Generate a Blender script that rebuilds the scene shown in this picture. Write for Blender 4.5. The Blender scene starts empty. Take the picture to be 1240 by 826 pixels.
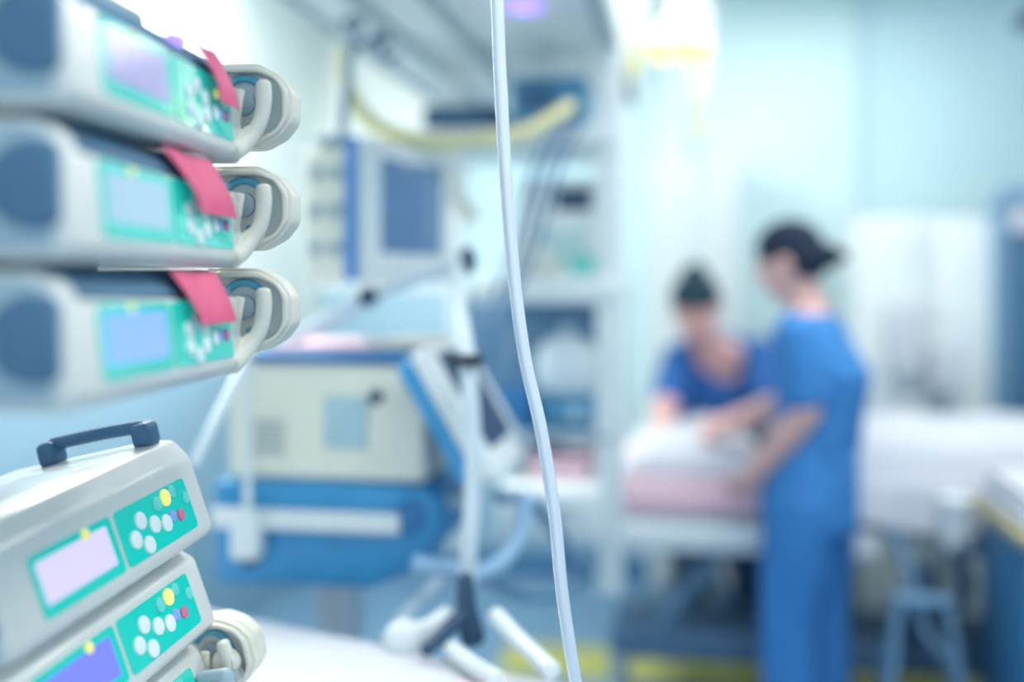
import bpy, bmesh, math, random
from mathutils import Vector, Matrix, Euler
random.seed(7)
SC = bpy.context.scene
COL = SC.collection
PI = math.pi
def R(d): return math.radians(d)
V = Vector

# ------------------------------------------------------------------ camera numbers
FPX, HX, HY, CAMZ = 1300.0, 620.0, 345.0, 1.45
def P(px, py, Y):
    return V(((px - HX) / FPX * Y, Y, CAMZ - (py - HY) / FPX * Y))
RZ = R(-9.8)                                   # the room stands turned against the camera
E1 = V((math.sin(-RZ), math.cos(RZ), 0)); E2 = V((math.cos(RZ), math.sin(RZ), 0))
def rm(e2, e1, z=0.0): return E2 * e2 + E1 * e1 + V((0, 0, z))

# ------------------------------------------------------------------ materials
def lin(c):
    c /= 255.0
    return c / 12.92 if c <= 0.04045 else ((c + 0.055) / 1.055) ** 2.4
def rgb(r, g, b): return (lin(r), lin(g), lin(b), 1.0)
MATS = {}
def mat(name, c, rough=0.45, metal=0.0, emit=0.0, ecol=None, var=0.06, scale=14.0, bump=0.0, spec=0.5, trans=0.0, coat=0.0, sss=0.0):
    m = bpy.data.materials.new(name); m.use_nodes = True
    nt = m.node_tree; b = nt.nodes['Principled BSDF']
    col = rgb(*c)
    b.inputs['Roughness'].default_value = rough
    b.inputs['Metallic'].default_value = metal
    b.inputs['Specular IOR Level'].default_value = spec
    b.inputs['Transmission Weight'].default_value = trans
    b.inputs['Coat Weight'].default_value = coat
    if sss:
        b.inputs['Subsurface Weight'].default_value = sss
        b.inputs['Subsurface Radius'].default_value = (0.02, 0.008, 0.005)
    tc = nt.nodes.new('ShaderNodeTexCoord')
    nz = nt.nodes.new('ShaderNodeTexNoise'); nz.inputs['Scale'].default_value = scale; nz.inputs['Detail'].default_value = 4
    nt.links.new(tc.outputs['Object'], nz.inputs['Vector'])
    cr = nt.nodes.new('ShaderNodeValToRGB')
    cr.color_ramp.elements[0].position = 0.3; cr.color_ramp.elements[1].position = 0.7
    cr.color_ramp.elements[0].color = tuple(x * (1 - var) for x in col[:3]) + (1,)
    cr.color_ramp.elements[1].color = tuple(min(1, x * (1 + var)) for x in col[:3]) + (1,)
    nt.links.new(nz.outputs['Fac'], cr.inputs['Fac'])
    nt.links.new(cr.outputs['Color'], b.inputs['Base Color'])
    if bump:
        bp = nt.nodes.new('ShaderNodeBump'); bp.inputs['Strength'].default_value = bump; bp.inputs['Distance'].default_value = 0.01
        nt.links.new(nz.outputs['Fac'], bp.inputs['Height']); nt.links.new(bp.outputs['Normal'], b.inputs['Normal'])
    if emit:
        b.inputs['Emission Color'].default_value = rgb(*(ecol or c)); b.inputs['Emission Strength'].default_value = emit
    MATS[name] = m
    return m
M = MATS
mat('pump_white', (226, 226, 222), 0.32, var=0.02, coat=0.3)
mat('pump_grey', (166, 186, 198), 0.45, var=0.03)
mat('plate_grey', (222, 228, 226), 0.45)
mat('cable_pale', (86, 128, 166), 0.45)
mat('slate', (62, 104, 140), 0.5)
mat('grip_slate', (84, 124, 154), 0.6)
mat('base_slate', (78, 112, 142), 0.5)
mat('lamp_glow', (255, 252, 240), 0.4, emit=0.6, ecol=(255, 252, 238))
mat('lamp_amber', (240, 226, 140), 0.4, emit=0.55, ecol=(248, 232, 150))
mat('dark_slate', (42, 74, 104), 0.5)
mat('black_plastic', (22, 34, 48), 0.4)
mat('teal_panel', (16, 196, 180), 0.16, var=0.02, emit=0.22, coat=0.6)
mat('teal_plain', (92, 178, 206), 0.35)
mat('lcd_lilac', (44, 44, 70), 0.15, emit=0.62, ecol=(172, 174, 226), var=0.02)
mat('lcd_mist', (60, 84, 100), 0.15, emit=0.66, ecol=(166, 200, 222), var=0.02)
mat('lcd_blue', (30, 60, 110), 0.15, emit=0.72, ecol=(146, 190, 255), var=0.02)
mat('lcd_bright', (70, 64, 100), 0.15, emit=0.66, ecol=(226, 220, 255), var=0.03)
mat('lcd_violet', (30, 36, 100), 0.15, emit=0.72, ecol=(128, 140, 255), var=0.02)
mat('button_white', (240, 250, 250), 0.4, var=0.01)
mat('button_blue', (140, 180, 240), 0.4); mat('button_red', (226, 120, 160), 0.4)
mat('button_mint', (110, 225, 215), 0.4); mat('lamp_yellow', (240, 225, 130), 0.3, emit=0.3)
mat('lamp_violet', (120, 90, 220), 0.3, emit=0.75, ecol=(190, 165, 255))
mat('tape_red', (236, 92, 136), 0.55, var=0.04)
mat('cream', (232, 228, 214), 0.42, var=0.02)
mat('tube_clear', (226, 232, 242), 0.14, var=0.01, coat=0.8, sss=0.3, spec=0.7)
mat('syringe_clear', (215, 228, 236), 0.12, trans=0.7, var=0.01)
mat('wall_cyan', (200, 229, 236), 0.65, var=0.02, scale=3)
mat('wall_panel', (214, 238, 241), 0.6, var=0.02, scale=3)
mat('locker_white', (206, 216, 218), 0.6, var=0.02)
mat('wall_shade_blue', (156, 190, 208), 0.55, var=0.03, scale=3)  # pale blue with the shade of the lower wall put into it
mat('wall_white', (238, 244, 240), 0.7, var=0.02, scale=3)
mat('ceiling_white', (214, 232, 238), 0.8, var=0.02, scale=3)
mat('floor_blue', (104, 140, 168), 0.28, var=0.10, scale=6)
mat('stripe_yellow', (176, 176, 88), 0.4, var=0.10, scale=8)
mat('beam_grey', (230, 238, 240), 0.5, var=0.03)
mat('beam_groove', (172, 192, 200), 0.6)
mat('white_metal', (226, 234, 236), 0.35, var=0.02)
mat('grey_metal', (150, 172, 188), 0.35, 0.3)
mat('vent_cream', (238, 238, 222), 0.5, var=0.02)
mat('vent_blue', (62, 154, 208), 0.45)
mat('vent_deep', (48, 120, 178), 0.45)
mat('strip_blue', (80, 150, 220), 0.4)
mat('screen_grey', (98, 132, 168), 0.2, emit=0.10, ecol=(90, 125, 170))
mat('screen_dark', (20, 58, 98), 0.45, spec=0.25)
mat('label_blue', (176, 208, 216), 0.5)
mat('yellow_hose', (232, 226, 168), 0.4)
mat('pale_hose', (214, 228, 236), 0.35, var=0.03)
mat('ice_hose', (160, 196, 226), 0.3, var=0.03)
mat('cable_blue', (52, 92, 138), 0.45)
mat('sheet_white', (212, 214, 222), 0.85, var=0.02, scale=8, bump=0.25)
mat('sheet_pink', (246, 208, 220), 0.85, var=0.04, scale=10, bump=0.2)
mat('skin', (224, 178, 172), 0.55, var=0.04, scale=20, sss=0.05)
mat('scrub_blue', (62, 134, 202), 0.85, var=0.10, scale=7, bump=0.35)
mat('scrub_navy', (40, 98, 168), 0.85, var=0.10, scale=7, bump=0.35)
mat('trouser_dark', (30, 58, 92), 0.85, var=0.10, scale=7, bump=0.3)
mat('cap_dark', (24, 40, 64), 0.9, var=0.15, scale=30, bump=0.3)
mat('cap_green', (34, 62, 76), 0.9, var=0.15, scale=30, bump=0.3)
mat('eye_white', (235, 235, 235), 0.2); mat('eye_dark', (40, 30, 28), 0.2); mat('lip', (190, 110, 116), 0.5); mat('brow', (50, 38, 36), 0.8)
mat('shoe', (220, 226, 232), 0.5)
mat('bag_clear', (244, 246, 240), 0.25, trans=0.25, var=0.02)
mat('drip_yellow', (236, 228, 150), 0.35)
mat('wood_tan', (186, 176, 136), 0.45, var=0.12, scale=20)
mat('cab_blue', (54, 116, 158), 0.45)
mat('door_blue', (52, 104, 142), 0.45)
mat('steel_blue', (112, 150, 180), 0.35, 0.2)
mat('lamp_diffuser', (250, 252, 250), 0.5, emit=2.0)
mat('box_teal', (82, 150, 190), 0.45)
mat('mint', (120, 210, 200), 0.4)

# ------------------------------------------------------------------ mesh building
def catmull(pts, n=8):
    pts = [V(p) for p in pts]
    if len(pts) < 3: return pts
    out = []
    for i in range(len(pts) - 1):
        p1, p2 = pts[i], pts[i + 1]
        p0 = pts[i - 1] if i else p1 * 2 - p2
        p3 = pts[i + 2] if i + 2 < len(pts) else p2 * 2 - p1
        for k in range(n):
            t = k / n
            out.append(0.5 * ((2 * p1) + (p2 - p0) * t + (2 * p0 - 5 * p1 + 4 * p2 - p3) * t * t + (3 * p1 - p0 - 3 * p2 + p3) * t ** 3))
    out.append(pts[-1]); return out
def lerpl(l, f):
    x = f * (len(l) - 1); i = min(int(x), len(l) - 2) if len(l) > 1 else 0
    return l[i] + (l[min(i + 1, len(l) - 1)] - l[i]) * (x - i)

class MB:
    def __init__(s): s.bm = bmesh.new()
    def _merge(s, b, mx=None):
        me = bpy.data.meshes.new('tmp'); b.to_mesh(me); b.free()
        if mx is not None: me.transform(mx)
        s.bm.from_mesh(me); bpy.data.meshes.remove(me); return s
    def _bev(s, b, bev, seg):
        if bev > 0:
            es = [e for e in b.edges if e.calc_face_angle(0) > R(25)]
            bmesh.ops.bevel(b, geom=es, offset=bev, segments=seg, affect='EDGES', profile=0.5, clamp_overlap=True)
    def box(s, c, d, bev=0.004, seg=2, rot=None):
        b = bmesh.new(); bmesh.ops.create_cube(b, size=1.0)
        bmesh.ops.scale(b, vec=V(d), verts=b.verts); s._bev(b, bev, seg)
        mx = Matrix.Translation(V(c))
        if rot is not None: mx = mx @ Euler([R(a) for a in rot]).to_matrix().to_4x4()
        return s._merge(b, mx)
    def cyl(s, p0, p1, r0, r1=None, seg=24, bev=0.0):
        p0, p1 = V(p0), V(p1); d = p1 - p0
        b = bmesh.new(); bmesh.ops.create_cone(b, cap_ends=True, segments=seg, radius1=r0, radius2=r0 if r1 is None else r1, depth=d.length)
        s._bev(b, bev, 2) if bev else None
        q = V((0, 0, 1)).rotation_difference(d.normalized())
        return s._merge(b, Matrix.Translation((p0 + p1) / 2) @ q.to_matrix().to_4x4())
    def ell(s, c, r, mx=None, seg=24, rings=14):
        b = bmesh.new(); bmesh.ops.create_uvsphere(b, u_segments=seg, v_segments=rings, radius=1.0)
        bmesh.ops.scale(b, vec=V(r), verts=b.verts)
        m = Matrix.Translation(V(c))
        if mx is not None: m = m @ mx.to_4x4()
        return s._merge(b, m)
    def loft(s, rings, closed=False):
        b = bmesh.new(); vs = [[b.verts.new(p) for p in r] for r in rings]; n = len(rings[0])
        for i in range(len(vs) - 1 if not closed else len(vs)):
            a, c = vs[i], vs[(i + 1) % len(vs)]
            for k in range(n): b.faces.new((a[k], a[(k + 1) % n], c[(k + 1) % n], c[k]))
        if not closed:
            b.faces.new(list(reversed(vs[0]))); b.faces.new(vs[-1])
        bmesh.ops.recalc_face_normals(b, faces=b.faces)
        return s._merge(b)
    def tube(s, pts, r, seg=16, n=8, flat=1.0, ripple=0.0, rip_n=0):
        c = catmull(pts, n) if n else [V(p) for p in pts]
        rr = r if isinstance(r, (list, tuple)) else [r, r]
        if ripple:
            c2 = []
            L = len(c)
            for i in range(rip_n): c2.append(lerpl(c, i / (rip_n - 1)))
            c = c2
        rings = []; t0 = None; nrm = None
        for i, p in enumerate(c):
            t = (c[min(i + 1, len(c) - 1)] - c[max(i - 1, 0)]).normalized()
            if nrm is None:
                a = V((0, 0, 1)) if abs(t.z) < 0.9 else V((1, 0, 0))
                nrm = t.cross(a).normalized()
            else:
                nrm = (nrm - t * nrm.dot(t)).normalized()
            bi = t.cross(nrm); rad = lerpl(rr, i / (len(c) - 1))
            if ripple: rad *= 1 + ripple * (1 if i % 2 else -1)
            rings.append((p, t, nrm, bi, rad))
        out = []
        def ring(p, n1, b1, rad): return [p + n1 * math.cos(2 * PI * k / seg) * rad + b1 * math.sin(2 * PI * k / seg) * rad * flat for k in range(seg)]
        p, t, n1, b1, rad = rings[0]
        for a in (0.3, 0.7): out.append(ring(p - t * rad * math.cos(a * PI / 2) * 0.6, n1, b1, rad * math.sin(a * PI / 2)))
        for p, t, n1, b1, rad in rings: out.append(ring(p, n1, b1, rad))
        for a in (0.7, 0.3): out.append(ring(p + t * rad * math.cos(a * PI / 2) * 0.6, n1, b1, rad * math.sin(a * PI / 2)))
        return s.loft(out)
    def lathe(s, prof, c, axis=(0, 0, 1), seg=32):
        q = V((0, 0, 1)).rotation_difference(V(axis).normalized()).to_matrix()
        rings = [[V(c) + q @ V((r * math.cos(2 * PI * k / seg), r * math.sin(2 * PI * k / seg), h)) for k in range(seg)] for r, h in prof]
        return s.loft(rings)
    def prism(s, poly, fn, h0, h1, bev=0.0, seg=2):
        b = bmesh.new()
        a = [b.verts.new(fn(u, v, h0)) for u, v in poly]; c = [b.verts.new(fn(u, v, h1)) for u, v in poly]; n = len(poly)
        b.faces.new(a); b.faces.new(list(reversed(c)))
        for k in range(n): b.faces.new((a[k], c[k], c[(k + 1) % n], a[(k + 1) % n]))
        bmesh.ops.recalc_face_normals(b, faces=b.faces)
        s._bev(b, bev, seg); return s._merge(b)
    def ringprism(s, outer, inner, fn, h0, h1):
        b = bmesh.new(); n = len(outer)
        L = [[b.verts.new(fn(u, v, h)) for u, v in pl] for pl, h in ((outer, h0), (outer, h1), (inner, h1), (inner, h0))]
        for i in range(4):
            a, c = L[i], L[(i + 1) % 4]
            for k in range(n): b.faces.new((a[k], a[(k + 1) % n], c[(k + 1) % n], c[k]))
        bmesh.ops.recalc_face_normals(b, faces=b.faces)
        es = [e for e in b.edges if e.calc_face_angle(0) > R(50)]
        bmesh.ops.bevel(b, geom=es, offset=0.003, segments=2, affect='EDGES', profile=0.5, clamp_overlap=True)
        return s._merge(b)
    def build(s, name, m, parent=None, off=None, ang=35, mx=None):
        me = bpy.data.meshes.new(name); s.bm.to_mesh(me); s.bm.free()
        if off is not None: me.transform(Matrix.Translation(-V(off)))
        if mx is not None: me.transform(mx)
        me.polygons.foreach_set('use_smooth', [True] * len(me.polygons))
        me.set_sharp_from_angle(angle=R(ang))
        me.materials.append(M[m] if isinstance(m, str) else m)
        o = bpy.data.objects.new(name, me); COL.objects.link(o)
        if parent is not None: o.parent = parent
        elif off is not None: o.location = V(off)
        return o

def tag(o, label, cat, group=None, kind=None):
    o['label'] = label; o['category'] = cat
    if group: o['group'] = group
    if kind: o['kind'] = kind
    return o
def thing(name, label, cat, loc, rot=(0, 0, 0), group=None):
    o = bpy.data.objects.new(name, None); COL.objects.link(o); o.empty_display_size = 0.05
    o.location = V(loc); o.rotation_euler = rot
    return tag(o, label, cat, group)
def single(mb, name, m, label, cat, off, group=None):
    return tag(mb.build(name, m, None, off), label, cat, group)
def struct(name, mb, m, parent=None):
    o = mb.build(name, m, parent)
    if parent is None:
        o.rotation_euler = (0, 0, RZ); o['kind'] = 'structure'
    return o
def kids(o): return list(o.children)
def copy_tree(o, parent=None):
    src = kids(o)
    c = o.copy(); COL.objects.link(c); c.parent = parent
    for ch in src: copy_tree(ch, c)
    return c

# ------------------------------------------------------------------ room (local x = E2, local y = E1)
XL, XR, YB, YF, ZC = -1.95, 3.2, 5.45, -2.2, 2.9
struct('floor', MB().box(((XL + XR) / 2, (YB + YF) / 2, -0.05), (XR - XL + .2, YB - YF + .2, 0.1), 0), 'floor_blue')
struct('trim_1', MB().box((0.95, 4.12, 0.001), (3.4, 0.34, 0.004), 0.001), 'stripe_yellow')
struct('ceiling', MB().box(((XL + XR) / 2, (YB + YF) / 2, ZC + 0.05), (XR - XL + .2, YB - YF + .2, 0.1), 0), 'ceiling_white')
struct('wall_back', MB().box(((XL + XR) / 2, YB + 0.06, ZC / 2), (XR - XL + .2, 0.12, ZC), 0), 'wall_cyan')
struct('wall_left', MB().box((XL - 0.06, (YB + YF) / 2, ZC / 2), (0.12, YB - YF, ZC), 0), 'wall_white')
struct('wall_right', MB().box((XR + 0.06, (YB + YF) / 2, ZC / 2), (0.12, YB - YF, ZC), 0), 'wall_cyan')
struct('trim_2', MB().box((0.2, YB - 0.02, ZC / 2), (1.14, 0.04, ZC), 0.004), 'wall_panel')
struct('trim_5', MB().box((-0.12, YB - 0.06, 1.45), (0.16, 0.12, 2.9), 0.01), 'pale_hose')
struct('trim_6', MB().box((XL + 0.012, (YB + YF) / 2, 0.62), (0.024, YB - YF, 1.24), 0.004), 'wall_shade_blue')  # added band, paints the shade low on the white left wall
struct('trim_7', MB().box((-1.58, YB - 0.012, ZC / 2), (0.74, 0.024, ZC), 0.004), 'wall_white')
struct('trim_8', MB().box((-1.16, YB - 0.035, 0.72), (1.56, 0.07, 1.44), 0.006), 'wall_shade_blue')  # same shade-blue band added on the back wall behind the ventilator
struct('baseboard_back', MB().box(((XL + XR) / 2, YB - 0.04, 0.05), (XR - XL, 0.08, 0.1), 0.004), 'cab_blue')
# ceiling lamps
def ceiling_light(e2, e1, w, d, power, label, col=(1, 0.98, 0.94)):
    p = rm(e2, e1, ZC)
    t = thing('ceiling_light', label, 'light', p, (0, 0, RZ), 'ceiling light panels')
    MB().ringprism([(-w/2, -d/2), (w/2, -d/2), (w/2, d/2), (-w/2, d/2)], [(-w/2+.03, -d/2+.03), (w/2-.03, -d/2+.03), (w/2-.03, d/2-.03), (-w/2+.03, d/2-.03)], lambda u, v, h: V((u, v, h)), -0.03, 0).build('frame', 'white_metal', t)
    MB().box((0, 0, -0.012), (w - .06, d - .06, 0.016), 0).build('diffuser', 'lamp_diffuser', t)
    L = bpy.data.lights.new('ceiling_lamp', 'AREA'); L.shape = 'RECTANGLE'; L.size = w - .08; L.size_y = d - .08; L.energy = power; L.color = col
    o = bpy.data.objects.new('ceiling_lamp', L); COL.objects.link(o); o.parent = t; o.location = (0, 0, -0.03)
    return t
ceiling_light(0.3, 0.9, 1.2, 0.6, 17, 'ceiling light panel over the foreground bed, nearest the camera')
ceiling_light(0.9, 2.9, 1.2, 0.6, 18, 'ceiling light panel between the bed with two nurses and the camera')
ceiling_light(-1.5, 3.2, 0.6, 1.2, 48, 'ceiling light panel along the white left wall')
ceiling_light(0.6, 4.6, 1.2, 0.6, 4, 'ceiling light panel close to the back wall')

# ------------------------------------------------------------------ syringe pumps
PL = 0.345   # housing far end
FT = V((0, -0.004, 0.012)); FB = V((0, 0.005, 0.095))
fs = (FB - FT).normalized(); fn_ = V((0, -fs.z, fs.y))            # along the face upwards / outward
def FP(x, s, off): return V((x, 0, 0)) + FT + fs * (s - 0.012) + fn_ * off
def rrect(x0, x1, s0, s1, r, n=5):
    out = []
    for cx, cy, a0 in ((x1 - r, s1 - r, 0), (x0 + r, s1 - r, 90), (x0 + r, s0 + r, 180), (x1 - r, s0 + r, 270)):
        for k in range(n + 1):
            a = R(a0 + 90 * k / n); out.append((cx + r * math.cos(a), cy + r * math.sin(a)))
    return out
def dshape(grow, n=6):
    # outline of the plunger head, (outward, up) around its centre: flat back, chamfered rounded front
    g = grow
    pts = [(-0.050, -0.050 - g), (0.012, -0.050 - g), (0.038 + g * .5, -0.036 - g * .5), (0.053 + g, -0.016), (0.053 + g, 0.016), (0.038 + g * .5, 0.036 + g * .5), (0.012, 0.050 + g), (-0.050, 0.050 + g)]
    out = []
    for i, p in enumerate(pts):
        if i in (0, len(pts) - 1): out.append(p); continue
        a, c = V(pts[i - 1]), V(pts[(i + 1) % len(pts)]); p = V(p)
        la = min(0.007, (a - p).length * .45); lc = min(0.007, (c - p).length * .45)
        A = p + (a - p).normalized() * la; C2 = p + (c - p).normalized() * lc
        for k in range(n + 1):
            t = k / n; q = A * (1 - t) ** 2 + p * 2 * t * (1 - t) + C2 * t * t; out.append((q.x, q.y))
    return out
def make_pump(label, lcd, rot, loc, layout, tape=None, handle=False, syringe=False, beacon=False, head=True, depth=0.150, recess=True, lift=0.0):
    t = thing('syringe_pump', label, 'syringe pump', loc, rot, 'syringe pumps on the stand')
    if recess: prof = [(depth, 0.002), (depth, 0.110), (0.062, 0.113), (0.056, 0.0900), (0.012, 0.0895), (0.0045, 0.0885), (-0.004, 0.012), (0.004, 0.001)]
    else: prof = [(depth, 0.002), (depth, 0.110 + lift), (0.060, 0.114 + lift), (0.022, 0.109 + lift), (0.005, 0.095 + lift * .5), (-0.004, 0.012), (0.004, 0.001)]
    MB().prism(prof, lambda u, v, h: V((h, u, v)), -0.063, PL, 0.004 if recess else 0.011, 3).build('housing', 'pump_white', t)
    if recess:
        MB().prism([(0.060, 0.0905), (0.060, 0.1190), (0.036, 0.1190), (0.010, 0.097), (0.008, 0.0905)], lambda u, v, h: V((h, u, v)), -0.036, PL - 0.006, 0.003, 2).build('recess_shade_band', 'grip_slate', t)['label'] = 'slate band painted as recess shade'  # slate strip stands in for the shade under the pump above
    if recess: MB().prism([(depth, 0.002), (depth, 0.113), (0.030, 0.1135), (0.010, 0.104), (0.003, 0.088), (-0.0045, 0.012), (0.004, 0.001)], lambda u, v, h: V((h, u, v)), -0.0640, -0.034, 0.008, 3).build('end_cap', 'pump_white', t)
    MB().prism([(depth - .006, 0.008), (depth - .006, 0.106), (0.036, 0.106), (0.018, 0.100), (0.013, 0.086), (0.010, 0.010)], lambda u, v, h: V((h, u, v)), -0.0670, -0.060, 0.002, 2).build('end_shade_plate', 'pump_grey', t)  # grey-blue plate paints the shade of the side facing the camera
    # teal membrane panel with its display and keys
    pn = MB().prism(rrect(-0.006, 0.140, 0.022, 0.0865, 0.006), lambda u, v, h: FP(u, v, h), -0.002, 0.0016)
    pn.prism(rrect(0.147, 0.308, 0.022, 0.0865, 0.006), lambda u, v, h: FP(u, v, h), -0.002, 0.0016)
    p = pn.build('control_panel', 'teal_panel', t)
    d = MB().prism(rrect(0.002, 0.127, 0.034, 0.078, 0.003), lambda u, v, h: FP(u, v, h), 0.0005, 0.0026).build('display', lcd, p)
    for x, s, r, m in layout:
        nm = 'indicator_light' if m.startswith('lamp') else 'button'
        b = MB()
        b.prism([(x + r * math.cos(2 * PI * k / 20), s + r * math.sin(2 * PI * k / 20)) for k in range(20)], lambda u, v, h: FP(u, v, h), 0.001, 0.0042, 0.001, 2)
        o = b.build(nm, m, p)
        if m in ('button_blue', 'button_red', 'lamp_yellow', 'button_mint'): o['label'] = m.split('_')[1] + ' ' + nm.replace('_', ' ')
    # near end: big slate finger grip in the side
    gp = [(0.003, 0.060 - 0.030), (0.003, 0.060 + 0.030)] + [(0.022 + 0.042 * math.sin(R(a)), 0.060 + 0.036 * math.cos(R(a))) for a in range(-12, 193, 12)]
    MB().prism(gp, lambda u, v, h: V((h, u, v)), -0.072, -0.060, 0.008, 4).build('side_grip', 'grip_slate', t)
    # far end: plunger head, ring with claw
    cx = 0.372; c0 = V((cx, 0.0, 0.072))
    D = lambda u, v, h: c0 + V((h, -u, v))
    if head:
        h = MB().ringprism(dshape(0.0), dshape(-0.0085), D, -0.002, 0.010)
        h.ringprism(dshape(-0.0045), dshape(-0.0115), D, -0.010, -0.001)
        h.ringprism(dshape(-0.001), dshape(-0.010), D, 0.0115, 0.038)
        hd = h.build('plunger_head', 'cream', t)
        MB().prism(dshape(-0.009), D, 0.004, 0.012).build('head_plate', 'plate_grey', hd)
        ring = MB(); pts = [D(-0.006 + 0.027 * math.cos(a), 0.004 + 0.029 * math.sin(a), 0.001) for a in [R(x) for x in range(-80, 141, 10)]]
        ring.tube(pts, 0.0046, 10, 0); ring.build('seal', 'teal_plain', hd)['label'] = 'teal seal arc'
        MB().lathe([(0.015, 0), (0.015, 0.006), (0.012, 0.008), (0.003, 0.0085)], D(-0.008, 0.004, 0.004), (-1, 0, 0), 28).build('hub', 'pump_grey', hd)
        cl = MB()
        cl.tube([V((0.322, 0.004, 0.014)), V((0.338, -0.002, 0.022)), V((0.348, -0.012, 0.036)), V((0.351, -0.021, 0.054)), V((0.351, -0.0245, 0.076)), V((0.350, -0.024, 0.094))], [0.014, 0.012, 0.0095, 0.0090, 0.0095, 0.0088], 14, 6)
        cl.tube([V((0.330, 0.008, 0.020)), V((0.345, -0.002, 0.032)), V((0.350, -0.012, 0.040))], [0.012, 0.009, 0.009], 12, 5)
        cl.build('claw', 'cream', t)
        MB().box((0.350, 0.0075, 0.066), (0.008, 0.013, 0.046), 0.0035, 3, (10, 0, 0)).build('claw_plate', 'cream', t)
    if tape:
        x0, x1, xb0, xb1, sb = tape
        prof = [(0.012, 0.1165), (0.006, 0.107), (0.000, 0.095), (-0.005, 0.084), (-0.009, 0.072), (-0.011, sb)]
        n = 8; rings = []
        cv = catmull([V((0, a, b)) for a, b in prof], 4)
        b = bmesh.new(); rows = []
        for i, q in enumerate(cv):
            f = i / (len(cv) - 1); a0 = x0 + (xb0 - x0) * f; a1 = x1 + (xb1 - x1) * f
            rows.append([b.verts.new(V((a0 + (a1 - a0) * k / n, q.y - 0.0016 - 0.002 * math.sin(k * 1.1 + 2 * f), q.z))) for k in range(n + 1)])
        for i in range(len(rows) - 1):
            for k in range(n): b.faces.new((rows[i][k], rows[i][k + 1], rows[i + 1][k + 1], rows[i + 1][k]))
        bmesh.ops.recalc_face_normals(b, faces=b.faces)
        bmesh.ops.solidify(b, geom=b.faces[:], thickness=0.0009)
        MB()._merge(b).build('tape_flag', 'tape_red', t)['label'] = 'red tape flag over the front edge'
    if handle:
        hb = MB()
        zt_ = 0.112 + lift
        hb.tube([V((0.318, 0.050, zt_ + .024)), V((0.320, 0.11, zt_ + .025)), V((0.322, 0.178, zt_ + .024))], [0.0085, 0.0085], 14, 6)
        for yy in (0.046, 0.182): hb.box((0.320, yy, zt_ + .013), (0.034, 0.026, 0.032), 0.008, 3)
        hb.build('carry_handle', 'slate', t)
        MB().box((0.12, 0.11, 0.1125 + lift), (0.20, 0.09, 0.004), 0.0015).build('top_pad', 'pump_grey', t)
    if beacon:
        b = MB().box((0.10, 0.060, 0.122), (0.075, 0.045, 0.020), 0.006, 3); b.box((0.17, 0.065, 0.124), (0.038, 0.040, 0.026), 0.008, 3)
        b.build('top_latch', 'pump_grey', t)
        MB().ell((0.205, 0.022, 0.112), (0.016, 0.010, 0.007)).build('alarm_light', 'lamp_violet', t)['label'] = 'small violet alarm light'
    if syringe:
        y = -0.026; z = 0.020
        b = MB().lathe([(0.014, 0), (0.015, 0.004), (0.015, 0.15), (0.021, 0.151), (0.021, 0.155), (0.012, 0.156), (0.012, 0.2)], (0.16, y, z + 0.03), (1, 0, 0), 24)
        b.build('syringe_barrel', 'syringe_clear', t)
        MB().box((0.315, y + .004, z + .03), (0.022, 0.05, 0.05), 0.012, 4).build('barrel_clamp', 'pump_grey', t)
        MB().lathe([(0.018, 0), (0.018, 0.010), (0.014, 0.014), (0.003, 0.0145)], D(0.020, -0.004, -0.012), (-1, 0, 0), 28).build('release_button', 'cream', t)
    return t
ringl = [(.204, .066, .0088, 'button_white'), (.182, .056, .0088, 'button_white'), (.226, .056, .0088, 'button_white'), (.182, .039, .0088, 'button_white'), (.226, .039, .0088, 'button_white'), (.204, .030, .0088, 'button_white'),
         (.253, .046, .0085, 'button_white'), (.270, .048, .0065, 'button_blue'), (.288, .047, .0065, 'button_red'), (.262, .067, .005, 'lamp_yellow'), (.288, .068, .006, 'button_mint'), (.055, .0815, .004, 'lamp_yellow')]
wave = [(.192, .064, .0105, 'button_white'), (.217, .052, .0105, 'button_white'), (.172, .047, .0105, 'button_white'), (.194, .034, .0105, 'button_white'), (.241, .046, .0105, 'button_white'), (.258, .050, .0075, 'button_blue'),
        (.276, .046, .0075, 'button_red'), (.255, .074, .0105, 'lamp_yellow'), (.234, .072, .009, 'button_mint'), (.272, .077, .008, 'button_mint'), (.298, .062, .0075, 'button_mint'), (.090, .080, .0065, 'lamp_yellow')]
ANG = R(90 - 4.6)
UP0 = V((-0.339, 0.892, 0))
make_pump('white syringe pump with teal keypad, topmost of the upper three, lilac screen', 'lcd_lilac', (0, 0, ANG), UP0 + V((0, 0, 1.588)), ringl, (0.225, 0.285, 0.238, 0.308, 0.056), beacon=True)
make_pump('white syringe pump with misty pale screen, middle of the upper three', 'lcd_mist', (0, 0, ANG), UP0 + V((0, 0, 1.468)), ringl, (0.140, 0.270, 0.182, 0.298, 0.055))
make_pump('white syringe pump with light blue screen, lowest of the upper three', 'lcd_blue', (0, 0, ANG), UP0 + V((0, 0, 1.348)), ringl, (0.160, 0.284, 0.186, 0.297, 0.062))
LROT = (R(-12), R(-4.4), R(90 - 10.6))
LR = Euler(LROT).to_matrix()
LO = V((-0.452, 1.05, 1.123)) - LR @ V((0, -0.003, 0.022))
make_pump('white syringe pump with slate carry handle on top and bright screen, lower left', 'lcd_bright', LROT, LO, wave, handle=True, head=False, depth=0.26, recess=False, lift=0.022)
make_pump('white syringe pump with violet screen directly under the one with the carry handle', 'lcd_violet', LROT, LO + V((0.004, 0, -0.12)), wave, head=False, depth=0.26, recess=False)
make_pump('white syringe pump holding a clear syringe, lowest of the lower stack', 'lcd_violet', LROT, LO + V((0.010, 0, -0.238)), wave, syringe=True, depth=0.26, recess=False)

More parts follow.
